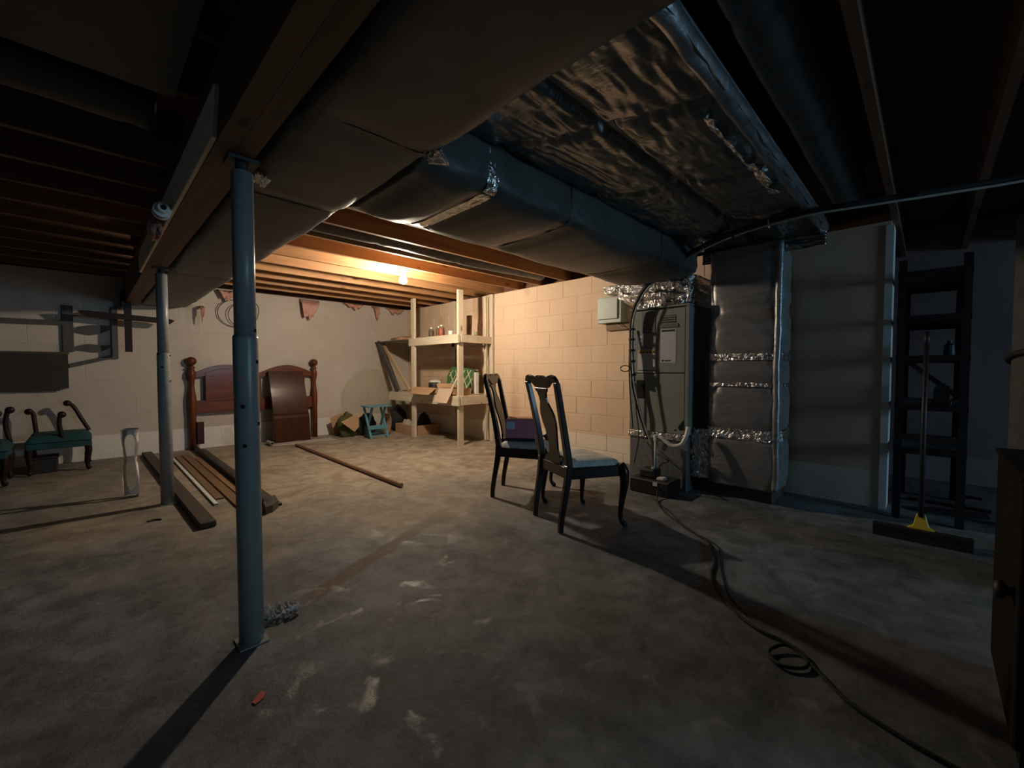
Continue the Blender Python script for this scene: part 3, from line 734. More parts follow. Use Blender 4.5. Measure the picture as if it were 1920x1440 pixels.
for k, z in enumerate((1.372, 1.334, 1.296)):
    MB().box(fx - .002, fx, 1.900, 1.935, z - .014, z + .014).build('small_sticker', 'whitelabel', fu)
MB().box(fx - .001, fx + .0, 1.868, 1.955, .80, .972).build('burner_opening', 'black', fu)
MB().prism([(1.475, .545), (1.535, .535), (1.555, .56), (1.515, .62), (1.49, .63)], lambda a, b, q: (fx - .001 - .001 * q, a, b)).build('torn_opening', 'black', fu)
MB().lathe([(.009, -.002), (.009, 0)], (fx, 1.578, .535), 10, 'X').build('plug_hole', 'black', fu)
MB().box(fx + .004, 4.20, fy0 + .01, fy1 - .01, 0, .478).build('base_plenum', 'galv', fu, bevel=.004)
MB().grid(lambda u, v: (fx - .006 + .006 * nz(u * 4, v * 30, 2), lerp(fy0, fy1, v), lerp(.44, .50, u) + .004 * nz(v * 20, 1)), 6, 60).build('foil_seal', 'foiltape', fu, smooth=True, solid=.003)
# crinkled foil transition above the cabinet
def plen(u, v):
    q = 2 * math.pi * v; cs, sn = math.cos(q), math.sin(q); e = 2 / 6
    px = math.copysign(abs(cs) ** e, cs); py = math.copysign(abs(sn) ** e, sn)
    yc = lerp(1.75, 1.93, sm(u)); hy = lerp(.265, .475, sm(u)); xc = 3.95; hx = lerp(.26, .27, u)
    k = .022 * nz(v * 16, u * 5, 3) + .012 * rdg(v * 30, u * 8, 7)
    if py > 0: k += .03 * nz(v * 9, u * 4, 8)
    return (xc + px * (hx + k), yc + py * (hy + k), lerp(1.635, 1.90, u) + .006 * nz(v * 20, u))
MB().grid(plen, 34, 150, closed=True).build('foil_plenum', 'foiltape', fu, smooth=True)
MB().grid(lambda u, v: (3.66 + .008 * nz(u * 6, v * 5), 1.475 + .02 * v, lerp(1.66, 2.0, u)), 20, 4).build('foil_corner', 'foiltape', fu, smooth=True, solid=.003)
# condensate trap of white pipe
pv = spline([(3.62, 1.452, .575), (3.585, 1.456, .50), (3.56, 1.485, .430), (3.55, 1.555, .408), (3.55, 1.615, .440), (3.55, 1.66, .470), (3.55, 1.702, .470)], 6)
pp = MB().tube(pv, .0175, 12).build('drain_trap', 'pvc', fu, smooth=True); pp['label'] = 'white plastic drain trap'
MB().tube([(3.55, 1.706, .487), (3.55, 1.706, .44), (3.55, 1.706, .14)], .0165, 12).build('drain_pipe', 'pvc', fu, smooth=True)
MB().lathe([(.023, .435), (.023, .49)], (3.55, 1.706, 0), 14).build('pipe_elbow', 'pvc', fu, smooth=False)
MB().tube(spline([(3.60, 1.96, .52), (3.585, 1.99, .9), (3.59, 2.00, 1.2), (3.62, 2.0, 1.45)], 8), .006, 6).build('control_wire', 'cable', fu, smooth=True)
MB().tube(spline([(3.60, 1.82, .40), (3.56, 1.72, .33), (3.50, 1.60, .30), (3.50, 1.57, .28), (3.50, 1.64, .24), (3.52, 1.68, .12)], 8), .006, 6).build('control_wire', 'cable', fu, smooth=True)
MB().tube(spline([(3.62, 1.95, .95), (3.58, 1.92, .7), (3.60, 1.90, .45), (3.57, 1.93, .2)], 8), .005, 6).build('control_wire', 'cable', fu, smooth=True)
lo = [(3.55, 2.02 + .05 * math.cos(a), 1.08 + .028 * math.sin(a)) for a in [k * .4 for k in range(16)]]
MB().tube(lo, .005, 6).build('wire_loop', 'cable', fu, smooth=True)

pu = thing('condensate_pump', 'small black condensate pump on the floor in front of the furnace', 'pump', (3.47, 1.68, 0))
MB().box(3.36, 3.60, 1.50, 1.86, 0, .125).build('tank', 'blackmetal', pu, bevel=.01)
MB().box(3.42, 3.56, 1.66, 1.80, .125, .20).build('motor_cover', 'blackmetal', pu, bevel=.012)
MB().box(3.40, 3.47, 1.565, 1.63, .125, .15).build('float_cap', 'whiteplastic', pu, bevel=.006)
MB().box(3.355, 3.36, 1.60, 1.64, .085, .115).build('sticker', 'whiteplastic', pu)
MB().lathe([(.014, .20), (.012, .212)], (3.48, 1.70, 0), 10).build('check_valve', 'whiteplastic', pu)

# refrigerant line: thick black sleeve with a thin white pipe strapped to it
ls = thing('line_set', 'black sleeved pipe and thin white pipe arching from the furnace to the right', 'pipe', (3.55, 1.9, .5))
base = [(3.62, 1.80, .43), (3.585, 1.85, .60), (3.57, 1.93, .90), (3.57, 1.955, 1.10), (3.57, 1.965, 1.35), (3.565, 1.945, 1.58), (3.56, 1.83, 1.79), (3.54, 1.64, 1.92), (3.49, 1.44, 1.995), (3.36, 1.16, 2.035), (3.24, .90, 2.04), (3.19, .58, 2.045), (3.26, .25, 2.045), (3.35, -.05, 2.05), (3.44, -.36, 2.06), (3.55, -.9, 2.10)]
bp_ = spline(base, 10)
MB().tube([(p.x + .012, p.y + .012, p.z + .012) for p in bp_[22:]], .021, 12).build('black_sleeve', 'cable', ls, smooth=True)
MB().tube([(p.x + .02, p.y + .03, p.z) for p in bp_[:24]], .010, 10).build('black_sleeve', 'cable', ls, smooth=True)
MB().tube([(p.x - .016, p.y - .012, p.z - .016) for p in bp_], .0075, 10).build('white_pipe', 'greypipe', ls, smooth=True)
for k in (26, 32, 36, 40, 44, 56, 72, 96, 116, 126):
    p = bp_[k]; d = (bp_[k + 1] - bp_[k - 1]).normalized() * .009
    MB().tube([p - d, p + d], .029, 12).build('tie_wrap', 'cable', ls, smooth=False)
for k in (86, 104):
    p = bp_[k]
    MB().box(p.x - .012, p.x + .012, p.y - .003, p.y + .003, p.z - .03, 2.10 if k == 104 else p.z + .11).build('hanger_strap', 'whiteplastic', ls)

# electrical box on the block wall
eb = thing('fuse_box', 'grey-green metal fuse box on the tan block wall left of the furnace', 'fuse box', (4.22, 2.58, 1.58))
MB().box(4.17, XR, 2.43, 2.73, 1.60, 1.90).build('body', 'boxgrey', eb, bevel=.004)
MB().box(4.150, 4.168, 2.465, 2.725, 1.64, 1.885).build('door', 'boxgrey', eb, bevel=.006)
MB().box(4.24, XR, 2.20, 2.66, 1.52, 1.60).build('backing_board', 'brownplank', eb)
MB().tube(spline([(4.24, 2.52, 1.585), (4.22, 2.40, 1.53), (4.20, 2.25, 1.555), (4.18, 2.08, 1.56)], 6), .005, 6).build('wire', 'pinkpaper', eb, smooth=True)
MB().tube(spline([(4.24, 2.46, 1.585), (4.21, 2.36, 1.52), (4.18, 2.22, 1.49), (4.17, 2.08, 1.49)], 6), .003, 6).build('wire', 'cable', eb, smooth=True)

# ================================================================ BULB
bl = thing('ceiling_bulb', 'bare lit bulb in a white porcelain holder under the joists', 'lamp', (2.50, 4.178, 2.19))
bx_, by_ = 2.50, 4.178
MB().lathe([(.058, 2.19), (.056, 2.178), (.035, 2.168), (.026, 2.150), (.026, 2.128)], (bx_, by_, 0), 20).build('lampholder', 'porcelain', bl, smooth=False)
MB().lathe([(.016, 2.128), (.020, 2.110), (.034, 2.090), (.042, 2.068), (.042, 2.052), (.034, 2.036), (.018, 2.027), (.004, 2.025)], (bx_, by_, 0), 20).build('bulb', 'bulb', bl, smooth=True)

# ================================================================ CHAIRS
def vsweep(mb, pts):
    """rectangular sweep, pts = (x,y,z,hx,hy)"""
    o = len(mb.v)
    for x, y, z, hx, hy in pts:
        mb.v += [(x - hx, y - hy, z), (x + hx, y - hy, z), (x + hx, y + hy, z), (x - hx, y + hy, z)]
    for i in range(len(pts) - 1):
        for k in range(4):
            k2 = (k + 1) % 4
            mb.f.append((o + 4 * i + k, o + 4 * i + k2, o + 4 * i + 4 + k2, o + 4 * i + 4 + k))
    n = len(pts) - 1
    mb.f += [(o + 3, o + 2, o + 1, o), (o + 4 * n, o + 4 * n + 1, o + 4 * n + 2, o + 4 * n + 3)]
    return mb
def xb(z):      # the back's lean
    if z < .44: return .055 * sm(z / .44)
    return .055 - .118 * ((z - .44) / .6) ** 1.2
def make_chair():
    t = thing('dining_chair', 'black lacquered dining chair nearest the camera, its pale seat empty', 'chair', (0, 0, 0), 'pair of black dining chairs')
    for s in (-1, 1):
        pts = []
        for k in range(15):
            z = .44 * k / 14
            pts.append((xb(z), s * lerp(.186, .192, z / .44), z, lerp(.016, .024, z / .44), lerp(.015, .020, z / .44)))
        vsweep(MB(), pts).build('leg', 'chairwood', t, bevel=.004)
        pts = []
        for k in range(25):
            z = lerp(.44, .985, k / 24); q = k / 24
            y = .192 + .022 * q - .008 * math.sin(math.pi * q)
            pts.append((xb(z), s * y, z, .016 + .006 * (1 - q), .022))
        vsweep(MB(), pts).build('back_stile', 'chairwood', t, bevel=.004)
        path = spline([(.435, s * .238, .43), (.452, s * .252, .375), (.456, s * .255, .30), (.446, s * .248, .20), (.436, s * .242, .10), (.438, s * .244, .05), (.455, s * .255, .022), (.474, s * .266, .012)], 5)
        prof = [(.0, .027), (.14, .036), (.28, .031), (.43, .022), (.58, .0155), (.72, .0145), (.86, .021), (1, .011)]
        rr = []
        for k in range(len(path)):
            q = k / (len(path) - 1)
            for i in range(len(prof) - 1):
                if prof[i][0] <= q <= prof[i + 1][0] + 1e-6:
                    rr.append(lerp(prof[i][1], prof[i + 1][1], (q - prof[i][0]) / (prof[i + 1][0] - prof[i][0]))); break
        MB().tube(path, rr, 12).build('leg', 'chairwood', t, smooth=True)
        MB().bar((.05, s * .190, .385), (.445, s * .242, .385), .022, .075).build('seat_rail', 'chairwood', t, bevel=.003)
    MB().bar((.445, -.235, .385), (.445, .235, .385), .022, .075).build('seat_rail', 'chairwood', t, bevel=.003)
    MB().bar((.055, -.18, .385), (.055, .18, .385), .022, .075).build('seat_rail', 'chairwood', t, bevel=.003)
    # crest with rounded shoulders and a small scroll in the middle
    top = [(-.181, .965), (-.176, 1.000), (-.158, 1.026), (-.130, 1.036), (-.095, 1.028), (-.066, 1.014), (-.044, 1.024), (-.020, 1.032), (0, 1.022),
           (.020, 1.032), (.044, 1.024), (.066, 1.014), (.095, 1.028), (.130, 1.036), (.158, 1.026), (.176, 1.000), (.181, .965)]
    bot = [(-.143, .965), (-.140, .982), (-.128, .994), (-.112, .990), (-.092, .972), (-.070, .952), (-.050, .945), (-.025, .944), (0, .944),
           (.025, .944), (.050, .945), (.070, .952), (.092, .972), (.112, .990), (.128, .994), (.140, .982), (.143, .965)]
    top = [(a * 1.30, b) for a, b in top]; bot = [(a * 1.34, b) for a, b in bot]
    MB().strip(top, bot, lambda a, b, q: (xb(b) - .013 + .026 * q, a, b)).build('crest_rail', 'chairwood', t, bevel=.003)
    sp = [(.945, .050), (.925, .046), (.915, .036), (.88, .029), (.845, .031), (.80, .047), (.76, .056), (.71, .055), (.65, .046), (.58, .037), (.52, .034), (.485, .040), (.475, .052), (.425, .055)]
    sp = [(z, w_ * 1.75) for z, w_ in sp]
    MB().strip([(-w_, z) for z, w_ in sp], [(w_, z) for z, w_ in sp], lambda a, b, q: (xb(b) - .007 + .014 * q + .010 * math.sin((b - .42) * 9), a, b)).build('splat', 'chairwood', t, bevel=.002)
    def cush(u, v):
        a = 2 * u - 1; b = 2 * v - 1
        x = .250 + .195 * math.copysign(abs(a) ** .8, a)
        hw = lerp(.172, .238, (x - .055) / .39)
        d = max(0, 1 - max(abs(a), abs(b)) ** 4)
        return (x, b * hw, .422 + .050 * d ** .45)
    mb = MB().grid(cush, 20, 20)
    mb.add([(.055, -.172, .415), (.445, -.238, .415), (.445, .238, .415), (.055, .172, .415)], [(0, 3, 2, 1)])
    mb.build('seat_cushion', 'seatfab', t, smooth=True)
    return t
ca = make_chair()
cb = copy_tree(ca)
ca.location = (2.227, 1.859, 0); ca.rotation_euler = (0, 0, math.atan2(-.172, .422))
cb.location = (2.530, 2.675, 0); cb.rotation_euler = (0, 0, math.atan2(-.424, .263))
cb['label'] = 'black lacquered dining chair behind the other, holding a purple carton'

def rotbox(name, mat, parent, cx, cy, rz, x0, x1, y0, y1, z0, z1, bevel=0.0):
    mb = MB().box(x0, x1, y0, y1, z0, z1); c, s = math.cos(rz), math.sin(rz)
    mb.v = [(cx + x * c - y * s, cy + x * s + y * c, z) for x, y, z in mb.v]
    return mb.build(name, mat, parent, bevel=bevel)
rz = R_(-52); cx, cy = 2.60, 2.46
pb = thing('carton', 'purple carton with a blue sticker on the farther dining chair', 'box', (cx, cy, .474))
rotbox('box_body', 'purple', pb, cx, cy, rz, -.125, .125, -.10, .10, .474, .655, .003)
rotbox('box_top', 'orangecard', pb, cx, cy, rz, -.118, .118, -.094, .094, .655, .659)
rotbox('sticker', 'bluelabel', pb, cx, cy, rz, -.115, -.045, -.1025, -.10, .575, .635)
rotbox('base_band', 'ink', pb, cx, cy, rz, -.125, .125, -.1015, -.10, .474, .500)
f_ = MB().box(.118, .125, -.10, .10, .655, .69); c_, s_ = math.cos(rz), math.sin(rz); f_.v = [(cx + x * c_ - y * s_, cy + x * s_ + y * c_, z) for x, y, z in f_.v]; f_.build('flap', 'purple', pb)
def blob(mb, c, r, seed, amp=.25, nu=14, nv=20, flat=None):
    def fn(u, v):
        th = math.pi * u; ph = 2 * math.pi * v
        d = Vector((math.sin(th) * math.cos(ph), math.sin(th) * math.sin(ph), math.cos(th)))
        k = 1 + amp * noise.noise(d * 1.7 + Vector((seed, 0, 0))) + amp * .5 * noise.noise(d * 4.5 + Vector((0, seed, 0)))
        z = c[2] + d.z * r[2] * k
        if flat is not None: z = max(z, flat)
        return (c[0] + d.x * r[0] * k, c[1] + d.y * r[1] * k, z)
    return mb.grid(fn, nu, nv)
tag(blob(MB(), (2.755, 2.265, .495), (.06, .06, .035), 3, .4, flat=.470).build('cloth', 'redcloth', loc=(2.755, 2.265, .470), smooth=True), 'crumpled maroon cloth beside the purple carton on the chair', 'cloth')

# ================================================================ WOODEN CORNER SHELF
ws = thing('wooden_shelf', 'raw pine stud shelf built into the corner by the back wall', 'shelf', (3.95, 5.6, 0))
def wpost(x0, x1, y0, y1, z0=0.0, z1=2.185): return MB().box(x0, x1, y0, y1, z0, z1).build('post', 'shelfwood', ws, bevel=.003)
wpost(3.645, 3.735, 4.655, 4.695); wpost(3.615, 3.655, 5.735, 5.825)
wpost(4.235, 4.275, 4.60, 4.69); wpost(4.232, 4.272, 5.50, 5.59); wpost(4.15, 4.19, 4.655, 4.695, 0.02, 2.15)
for z0, z1 in ((1.44, 1.555), (.56, .70)):
    up = z0 > 1
    MB().box(3.605, 3.643, 4.62, 5.88 if up else 6.52, z0, z1).build('front_rail', 'shelfwood_y', ws, bevel=.003)
    MB().box(3.66, 4.24, 4.617, 4.653, z0 + .01, z1).build('end_rail', 'shelfwood_y', ws, bevel=.003)
    MB().box(4.232, 4.27, 4.70, 6.98, z0, z1).build('back_rail', 'shelfwood_y', ws, bevel=.003)
    MB().box(3.645, 4.22, 4.70, 6.97 if up else 6.50, z1, z1 + .014).build('shelf_board', 'plyshelf', ws)
    MB().box(3.66, 4.22, 5.83, 5.868, z0, z1).build('cross_rail', 'shelfwood_y', ws, bevel=.003)
MB().bar((3.63, 6.93, 1.55), (3.63, 6.27, .715), .035, .09).build('brace', 'greywood_shadow', ws)['label'] = 'grey sloping brace'
MB().bar((3.70, 6.88, 1.52), (3.70, 6.02, .73), .03, .06).build('brace', 'plyshelf', ws)
MB().box(3.60, 3.645, 5.90, 6.98, 1.535, 1.555).build('edge_strip', 'greywood_shadow', ws)

def jar(x, y, z, label, mat, r=.045, h=.165):
    t = thing('mason_jar', label, 'jar', (x, y, z), 'preserve jars on the upper shelf')
    MB().lathe([(r * .92, z), (r, z + .012), (r, z + h * .72), (r * .72, z + h * .86), (r * .70, z + h * .90)], (x, y, 0), 18).build('glass', 'glass', t, smooth=True)
    MB().lathe([(r * .86, z + .006), (r * .93, z + .014), (r * .93, z + h * .68), (r * .7, z + h * .74)], (x, y, 0), 16).build('contents', mat, t, smooth=True)
    MB().lathe([(r * .76, z + h * .89), (r * .76, z + h * 1.0), (r * .70, z + h * 1.02)], (x, y, 0), 18).build('lid', 'lid', t)
jar(3.86, 5.62, 1.569, 'leftmost jar of dark preserve on the upper pine shelf', 'jardark')
jar(3.86, 5.42, 1.569, 'middle jar of amber preserve on the upper pine shelf', 'jarred2')
jar(3.80, 5.27, 1.569, 'right jar of bright red preserve on the upper pine shelf', 'jarred', .05, .175)
tag(MB().lathe([(.034, 1.569), (.036, 1.63), (.030, 1.632), (.028, 1.58)], (3.72, 4.93, 0), 16).build('cup', 'whiteplastic', loc=(3.72, 4.93, 1.569)), 'small white cup at the front edge of the upper shelf', 'cup')
tag(MB().add(*(lambda b: (b.v, b.f))(MB().bar((3.95, 4.80, 1.569 + .0), (3.95, 4.785, 1.86), .09, .03, up=(1, 0, 0)))).build('wood_block', 'brownplank', loc=(3.95, 4.79, 1.569)), 'upright brown wood offcut on the upper shelf behind the post', 'wood block')
tag(MB().lathe([(.018, 1.569), (.026, 1.60), (.024, 1.63), (.022, 1.63), (.022, 1.60), (.015, 1.575)], (4.05, 4.76, 0), 14).build('glass_cup', 'glass', loc=(4.05, 4.76, 1.569), smooth=True), 'small clear glass next to the wood offcut', 'glass')
tag(blob(MB(), (3.85, 6.45, 1.585), (.16, .35, .05), 11, .6, flat=1.569).build('insulation_scrap', 'pinkpaper', loc=(3.85, 6.45, 1.569), smooth=True), 'brown insulation scraps lying on the upper shelf in the corner', 'insulation')

def card_box(name, label, x0, x1, y0, y1, z0, h, flaps, mat='cardboard', t_=.006):
    t = thing(name, label, 'box', ((x0 + x1) / 2, (y0 + y1) / 2, z0))
    MB().box(x0, x1, y0, y1, z0, z0 + t_).build('bottom', mat, t)
    MB().box(x0, x0 + t_, y0, y1, z0 + t_, z0 + h).build('side', mat, t); MB().box(x1 - t_, x1, y0, y1, z0 + t_, z0 + h).build('side', mat, t)
    MB().box(x0 + t_, x1 - t_, y0, y0 + t_, z0 + t_, z0 + h).build('side', mat, t); MB().box(x0 + t_, x1 - t_, y1 - t_, y1, z0 + t_, z0 + h).build('side', mat, t)
    for (p, q, d, m_) in flaps:     # p,q hinge ends, d drop vector
        p, q, d = Vector(p), Vector(q), Vector(d)
        nrm = (q - p).cross(d).normalized() * .003
        a = (q - p) * .06
        MB().prism([(0, 0), (1, 0), (2, 0), (3, 0)], lambda i, _, k: {0: p, 1: q, 2: q + d - a, 3: p + d + a}[i] + nrm * (2 * k - 1)).build('flap', m_, t)
    return t
card_box('cardboard_box', 'open cardboard box hanging its flaps over the lower pine shelf', 3.60, 3.92, 4.72, 5.70, .717, .085,
         [((3.60, 5.70, .80), (3.60, 5.13, .80), (-.13, -.02, -.10), 'cardboard'), ((3.60, 5.06, .80), (3.60, 4.72, .80), (-.10, .0, -.20), 'cardlight'),
          ((3.62, 5.12, .80), (3.92, 5.04, .80), (0, .06, .06), 'cardboard')])
pt = thing('kettle', 'black pot with a white lid in the open box on the lower shelf', 'pot', (3.78, 5.42, .725))
MB().lathe([(.085, .725), (.095, .76), (.095, .85), (.085, .875)], (3.78, 5.42, 0), 20).build('pot_body', 'blackmetal', pt, smooth=True)
MB().lathe([(.088, .875), (.09, .89), (.06, .905), (.02, .91)], (3.78, 5.42, 0), 20).build('lid', 'whiteplastic', pt)
MB().tube(spline([(3.78, 5.33, .86), (3.78, 5.29, .88), (3.78, 5.29, .80), (3.78, 5.33, .78)], 5), .008, 8).build('handle', 'whiteplastic', pt, smooth=True)
# green lattice pack leaning at the back
gp = thing('lattice_pack', 'green pack criss-crossed by pale lattice strips on the lower shelf', 'pack', (4.0, 5.1, .72))
g0, g1 = (4.08, .725), (4.16, 1.10)
def gmap(a, b, q): return (lerp(g0[0], g1[0], (b - .725) / .375) - .015 + .05 * q, a, b)
MB().prism([(4.80, .725), (5.52, .725), (5.55, .97), (5.48, 1.12), (5.05, 1.09), (4.80, 1.02)], gmap).build('backing', 'green', gp)
for k in range(7):
    for sgn in (-1, 1):
        a0 = 4.66 + k * .15; pts = []
        n = 10
        for i in range(n + 1):
            b = lerp(.735, 1.06, i / n); a = a0 + sgn * (b - .735) * .75 + (0 if sgn > 0 else .25)
            if 4.82 < a < 5.50: pts.append(Vector(gmap(a, b, 0)) + Vector((-.005 - .004 * (sgn > 0), 0, 0)))
        if len(pts) > 2: MB().bar(pts[0], pts[-1], .014, .006, up=(1, 0, 0)).build('lattice_strip', 'ribbon', gp)
tag(MB().bar((3.72, 4.96, .725), (3.80, 4.78, 1.08), .03, .012, up=(1, 0, 0)).build('wood_strip', 'ribbon', loc=(3.76, 4.87, .725)), 'pale wooden strip leaning in front of the green lattice pack', 'strip')
tag(MB().box(4.02, 4.07, 4.72, 4.80, .714, 1.03).build('white_block', 'whiteplastic', loc=(4.05, 4.76, .714)), 'upright off-white block at the right end of the lower shelf', 'block')
tag(MB().prism([(5.45, .717), (5.85, .717), (5.85, .93), (5.62, .97), (5.47, .95)], lambda a, b, q: (4.195 + .02 * q, a, b)).build('board_offcut', 'plyshelf', loc=(4.11, 5.6, .717)), 'thin pale board leaning at the back of the lower shelf', 'board')

# under the shelf
tray = card_box('cardboard_tray', 'low cardboard tray on the floor under the pine shelf', 3.67, 4.16, 5.86, 6.42, 0.0, .16, [])
tag(blob(MB(), (3.80, 6.26, .13), (.08, .09, .10), 5, .25, flat=.007).build('cloth_bundle', 'greycloth', loc=(3.80, 6.14, .007), smooth=True), 'off-white cloth bundle in the cardboard tray', 'cloth')
tag(blob(MB(), (4.00, 6.06, .16), (.10, .12, .17), 8, .3, flat=.007).build('dark_bag', 'blackcloth', loc=(4.02, 5.98, .007), smooth=True), 'black bag stuffed in the cardboard tray under the shelf', 'bag')
tag(blob(MB(), (3.84, 6.62, .19), (.15, .13, .24), 15, .3, flat=0.0).build('dark_bag', 'blackcloth', loc=(3.84, 6.62, 0), smooth=True), 'dark bag on the floor right of the blue stool', 'bag')
tag(blob(MB(), (3.22, 6.56, .15), (.16, .14, .20), 18, .3, flat=0.0).build('dark_bag', 'blackcloth', loc=(3.20, 6.56, 0), smooth=True), 'black bag directly behind the blue folding stool', 'bag')
tag(blob(MB(), (2.90, 6.60, .16), (.14, .12, .20), 22, .35, flat=0.0).build('olive_cloth', 'olive', loc=(2.90, 6.60, 0), smooth=True), 'heap of olive cloth left of the blue folding stool', 'cloth')
cf = thing('torn_carton', 'torn cardboard carton with a pointed flap left of the blue stool', 'box', (2.95, 6.55, 0))
MB().prism([(2.74, .26), (2.98, .36), (3.03, .30), (3.02, .16), (2.94, .09)], lambda a, b, q: (a, 6.40 + (b - .1) * .15 + .007 * q, b)).build('front_flap', 'cardboard', cf)
MB().prism([(2.72, .30), (3.02, .38), (3.10, .30), (3.08, .02), (2.80, .0)], lambda a, b, q: (a, 6.80 + .006 * q, b)).build('side', 'cardboard', cf)
MB().prism([(3.04, .32), (3.30, .36), (3.34, .20), (3.06, .16)], lambda a, b, q: (a, 6.78 + .006 * q, b)).build('side', 'cardlight', cf)
MB().grid(lambda u, v: (3.42 + .06 * math.sin(v * 2.6), lerp(6.22, 6.42, u), .01 + .34 * v), 6, 14).build('torn_flap', 'cardboard', loc=(3.42, 6.3, 0), solid=.006)
tag(bpy.data.objects['torn_flap'], 'curved torn cardboard flap standing right of the blue stool', 'cardboard')

# blue folding stool
st = thing('folding_stool', 'small light blue folding stool in front of the round glass top', 'stool', (3.20, 6.18, 0))
for k in range(4):
    MB().box(3.005, 3.385, 6.03 + k * .075, 6.03 + k * .075 + .068, .488, .506).build('slat', 'bluepaint', st, bevel=.003)
for x in (3.045, 3.325):
    MB().bar((x, 6.05, .0), (x + .0, 6.29, .488), .022, .03, up=(1, 0, 0)).build('leg', 'bluepaint', st)
for x in (3.075, 3.295):
    MB().bar((x, 6.31, .0), (x, 6.07, .488), .022, .03, up=(1, 0, 0)).build('leg', 'bluedark', st)
MB().box(3.02, 3.35, 6.095, 6.115, .14, .20).build('stretcher', 'bluepaint', st)
MB().box(3.05, 3.32, 6.062, 6.077, .03, .05).build('stretcher', 'bluepaint', st)
MB().box(3.06, 3.31, 6.275, 6.295, .02, .06).build('stretcher', 'bluedark', st)

# round glass top leaning on the wall
gt = MB()
cg = Vector((3.50, 6.885, .545)); tilt = R_(6)
n = 64; R0 = .545
ax1 = Vector((1, 0, 0)); ax2 = Vector((0, math.sin(tilt), math.cos(tilt))); nn = ax1.cross(ax2)
vv = []
for sgn in (-.006, .006):
    vv += [cg + ax1 * (R0 * math.cos(2 * math.pi * k / n)) + ax2 * (R0 * math.sin(2 * math.pi * k / n)) + nn * sgn for k in range(n)]
gt.add(vv, [tuple(range(n)), tuple(reversed(range(n, 2 * n)))] + [(k, n + k, n + (k + 1) % n, (k + 1) % n) for k in range(n)])
gto = tag(gt.build('glass_tabletop', 'tableglass', loc=(3.5, 6.83, 0)), 'large round glass tabletop leaning against the back wall', 'tabletop')

# ================================================================ HEADBOARD AND LEANING PANEL
hb = thing('headboard', 'cherry wood headboard with two arches and ball finials against the wall', 'headboard', (1.75, 6.93, 0))
for x in (.972, 2.532):
    p = MB().lathe([(.040, 0), (.040, .50), (.046, .56), (.046, .70), (.034, .78), (.027, .86), (.033, .93), (.046, .975), (.048, 1.02), (.040, 1.05), (.026, 1.075), (.044, 1.095), (.026, 1.115), (.022, 1.13)], (x, 6.93, 0), 18).build('post', 'cherry_z', hb, smooth=True)
    MB().lathe([(.02, 1.125), (.046, 1.145), (.058, 1.175), (.058, 1.195), (.044, 1.222), (.02, 1.236), (.004, 1.238)], (x, 6.93, 0), 18).build('ball_finial', 'cherry_z', p, smooth=True)
def crest(x):
    def arch(c): return .125 * max(0, math.cos(min(1, abs(x - c) / .40) * math.pi / 2)) ** 1.1
    return 1.015 + arch(1.36) + arch(2.14)
xs = [lerp(1.0, 2.505, k / 60) for k in range(61)]
MB().strip([(x, crest(x)) for x in xs], [(x, crest(x) * .35 + .60) for x in xs], lambda a, b, q: (a, 6.915 + .03 * q, b)).build('crest_rail', 'cherry', hb, bevel=.004)
MB().box(1.0, 2.505, 6.915, 6.945, .485, .655).build('lower_rail', 'cherry', hb, bevel=.003)
for x0, x1 in ((1.115, 1.60), (1.90, 2.385)):
    xs2 = [lerp(x0, x1, k / 24) for k in range(25)]
    MB().strip([(x, crest(x) - .055) for x in xs2], [(x, .64) for x in xs2], lambda a, b, q: (a, 6.908 + .02 * q, b)).build('raised_panel', 'cherry', hb, bevel=.005)
MB().box(1.715, 1.785, 6.917, 6.943, .64, 1.0).build('center_stile', 'cherry', hb)
MB().box(1.010, 1.085, 6.88, 6.93, .075, .37).build('rail_bracket', 'cherrydk', hb)

lp = thing('drop_leaf', 'dark cherry table leaf leaning against the right half of the headboard', 'table leaf', (2.12, 6.70, 0))
prof = [(6.665, .0), (6.660, .36), (6.668, .40), (6.69, .43)] + [(6.69 + .165 * q - .02 * math.sin(math.pi * q), .43 + .615 * q) for q in [k / 10 for k in range(1, 11)]]
MB().strip(prof, [(a + .03, b) for a, b in prof], lambda a, b, q: (lerp(1.875 - .02 * (b / 1.04), 2.375 - .04 * (b / 1.04), q), a, b)).build('leaf_face', 'cherrydk', lp, bevel=.006)
MB().box(1.885, 1.91, 6.70, 6.82, .0, .40).build('apron_end', 'cherrydk', lp)
MB().box(2.34, 2.365, 6.70, 6.82, .0, .40).build('apron_end', 'cherrydk', lp)
# paper sheet with a rolled edge under it
def sheet(u, v):
    s = u * 1.15
    if s < .30:
        q = (.30 - s) / .045
        r = .032 - .0022 * q
        return (1.80 - r * math.sin(q), lerp(6.40, 6.62, v) + .10 * (1 - u), .034 - r * math.cos(q) * .95)
    return (1.80 + (s - .30), lerp(6.40, 6.645, v) + .10 * (1 - u) * .6 - .06 * (s - .3) * (1 - v), .004 + .012 * abs(nz(s * 5, v * 3)) * sm((s - .3) / .1))
tag(MB().grid(sheet, 70, 10).build('paper_sheet', 'paper', loc=(1.9, 6.5, 0), smooth=True, solid=.003), 'sheet of grey paper with a rolled edge at the foot of the table leaf', 'paper')

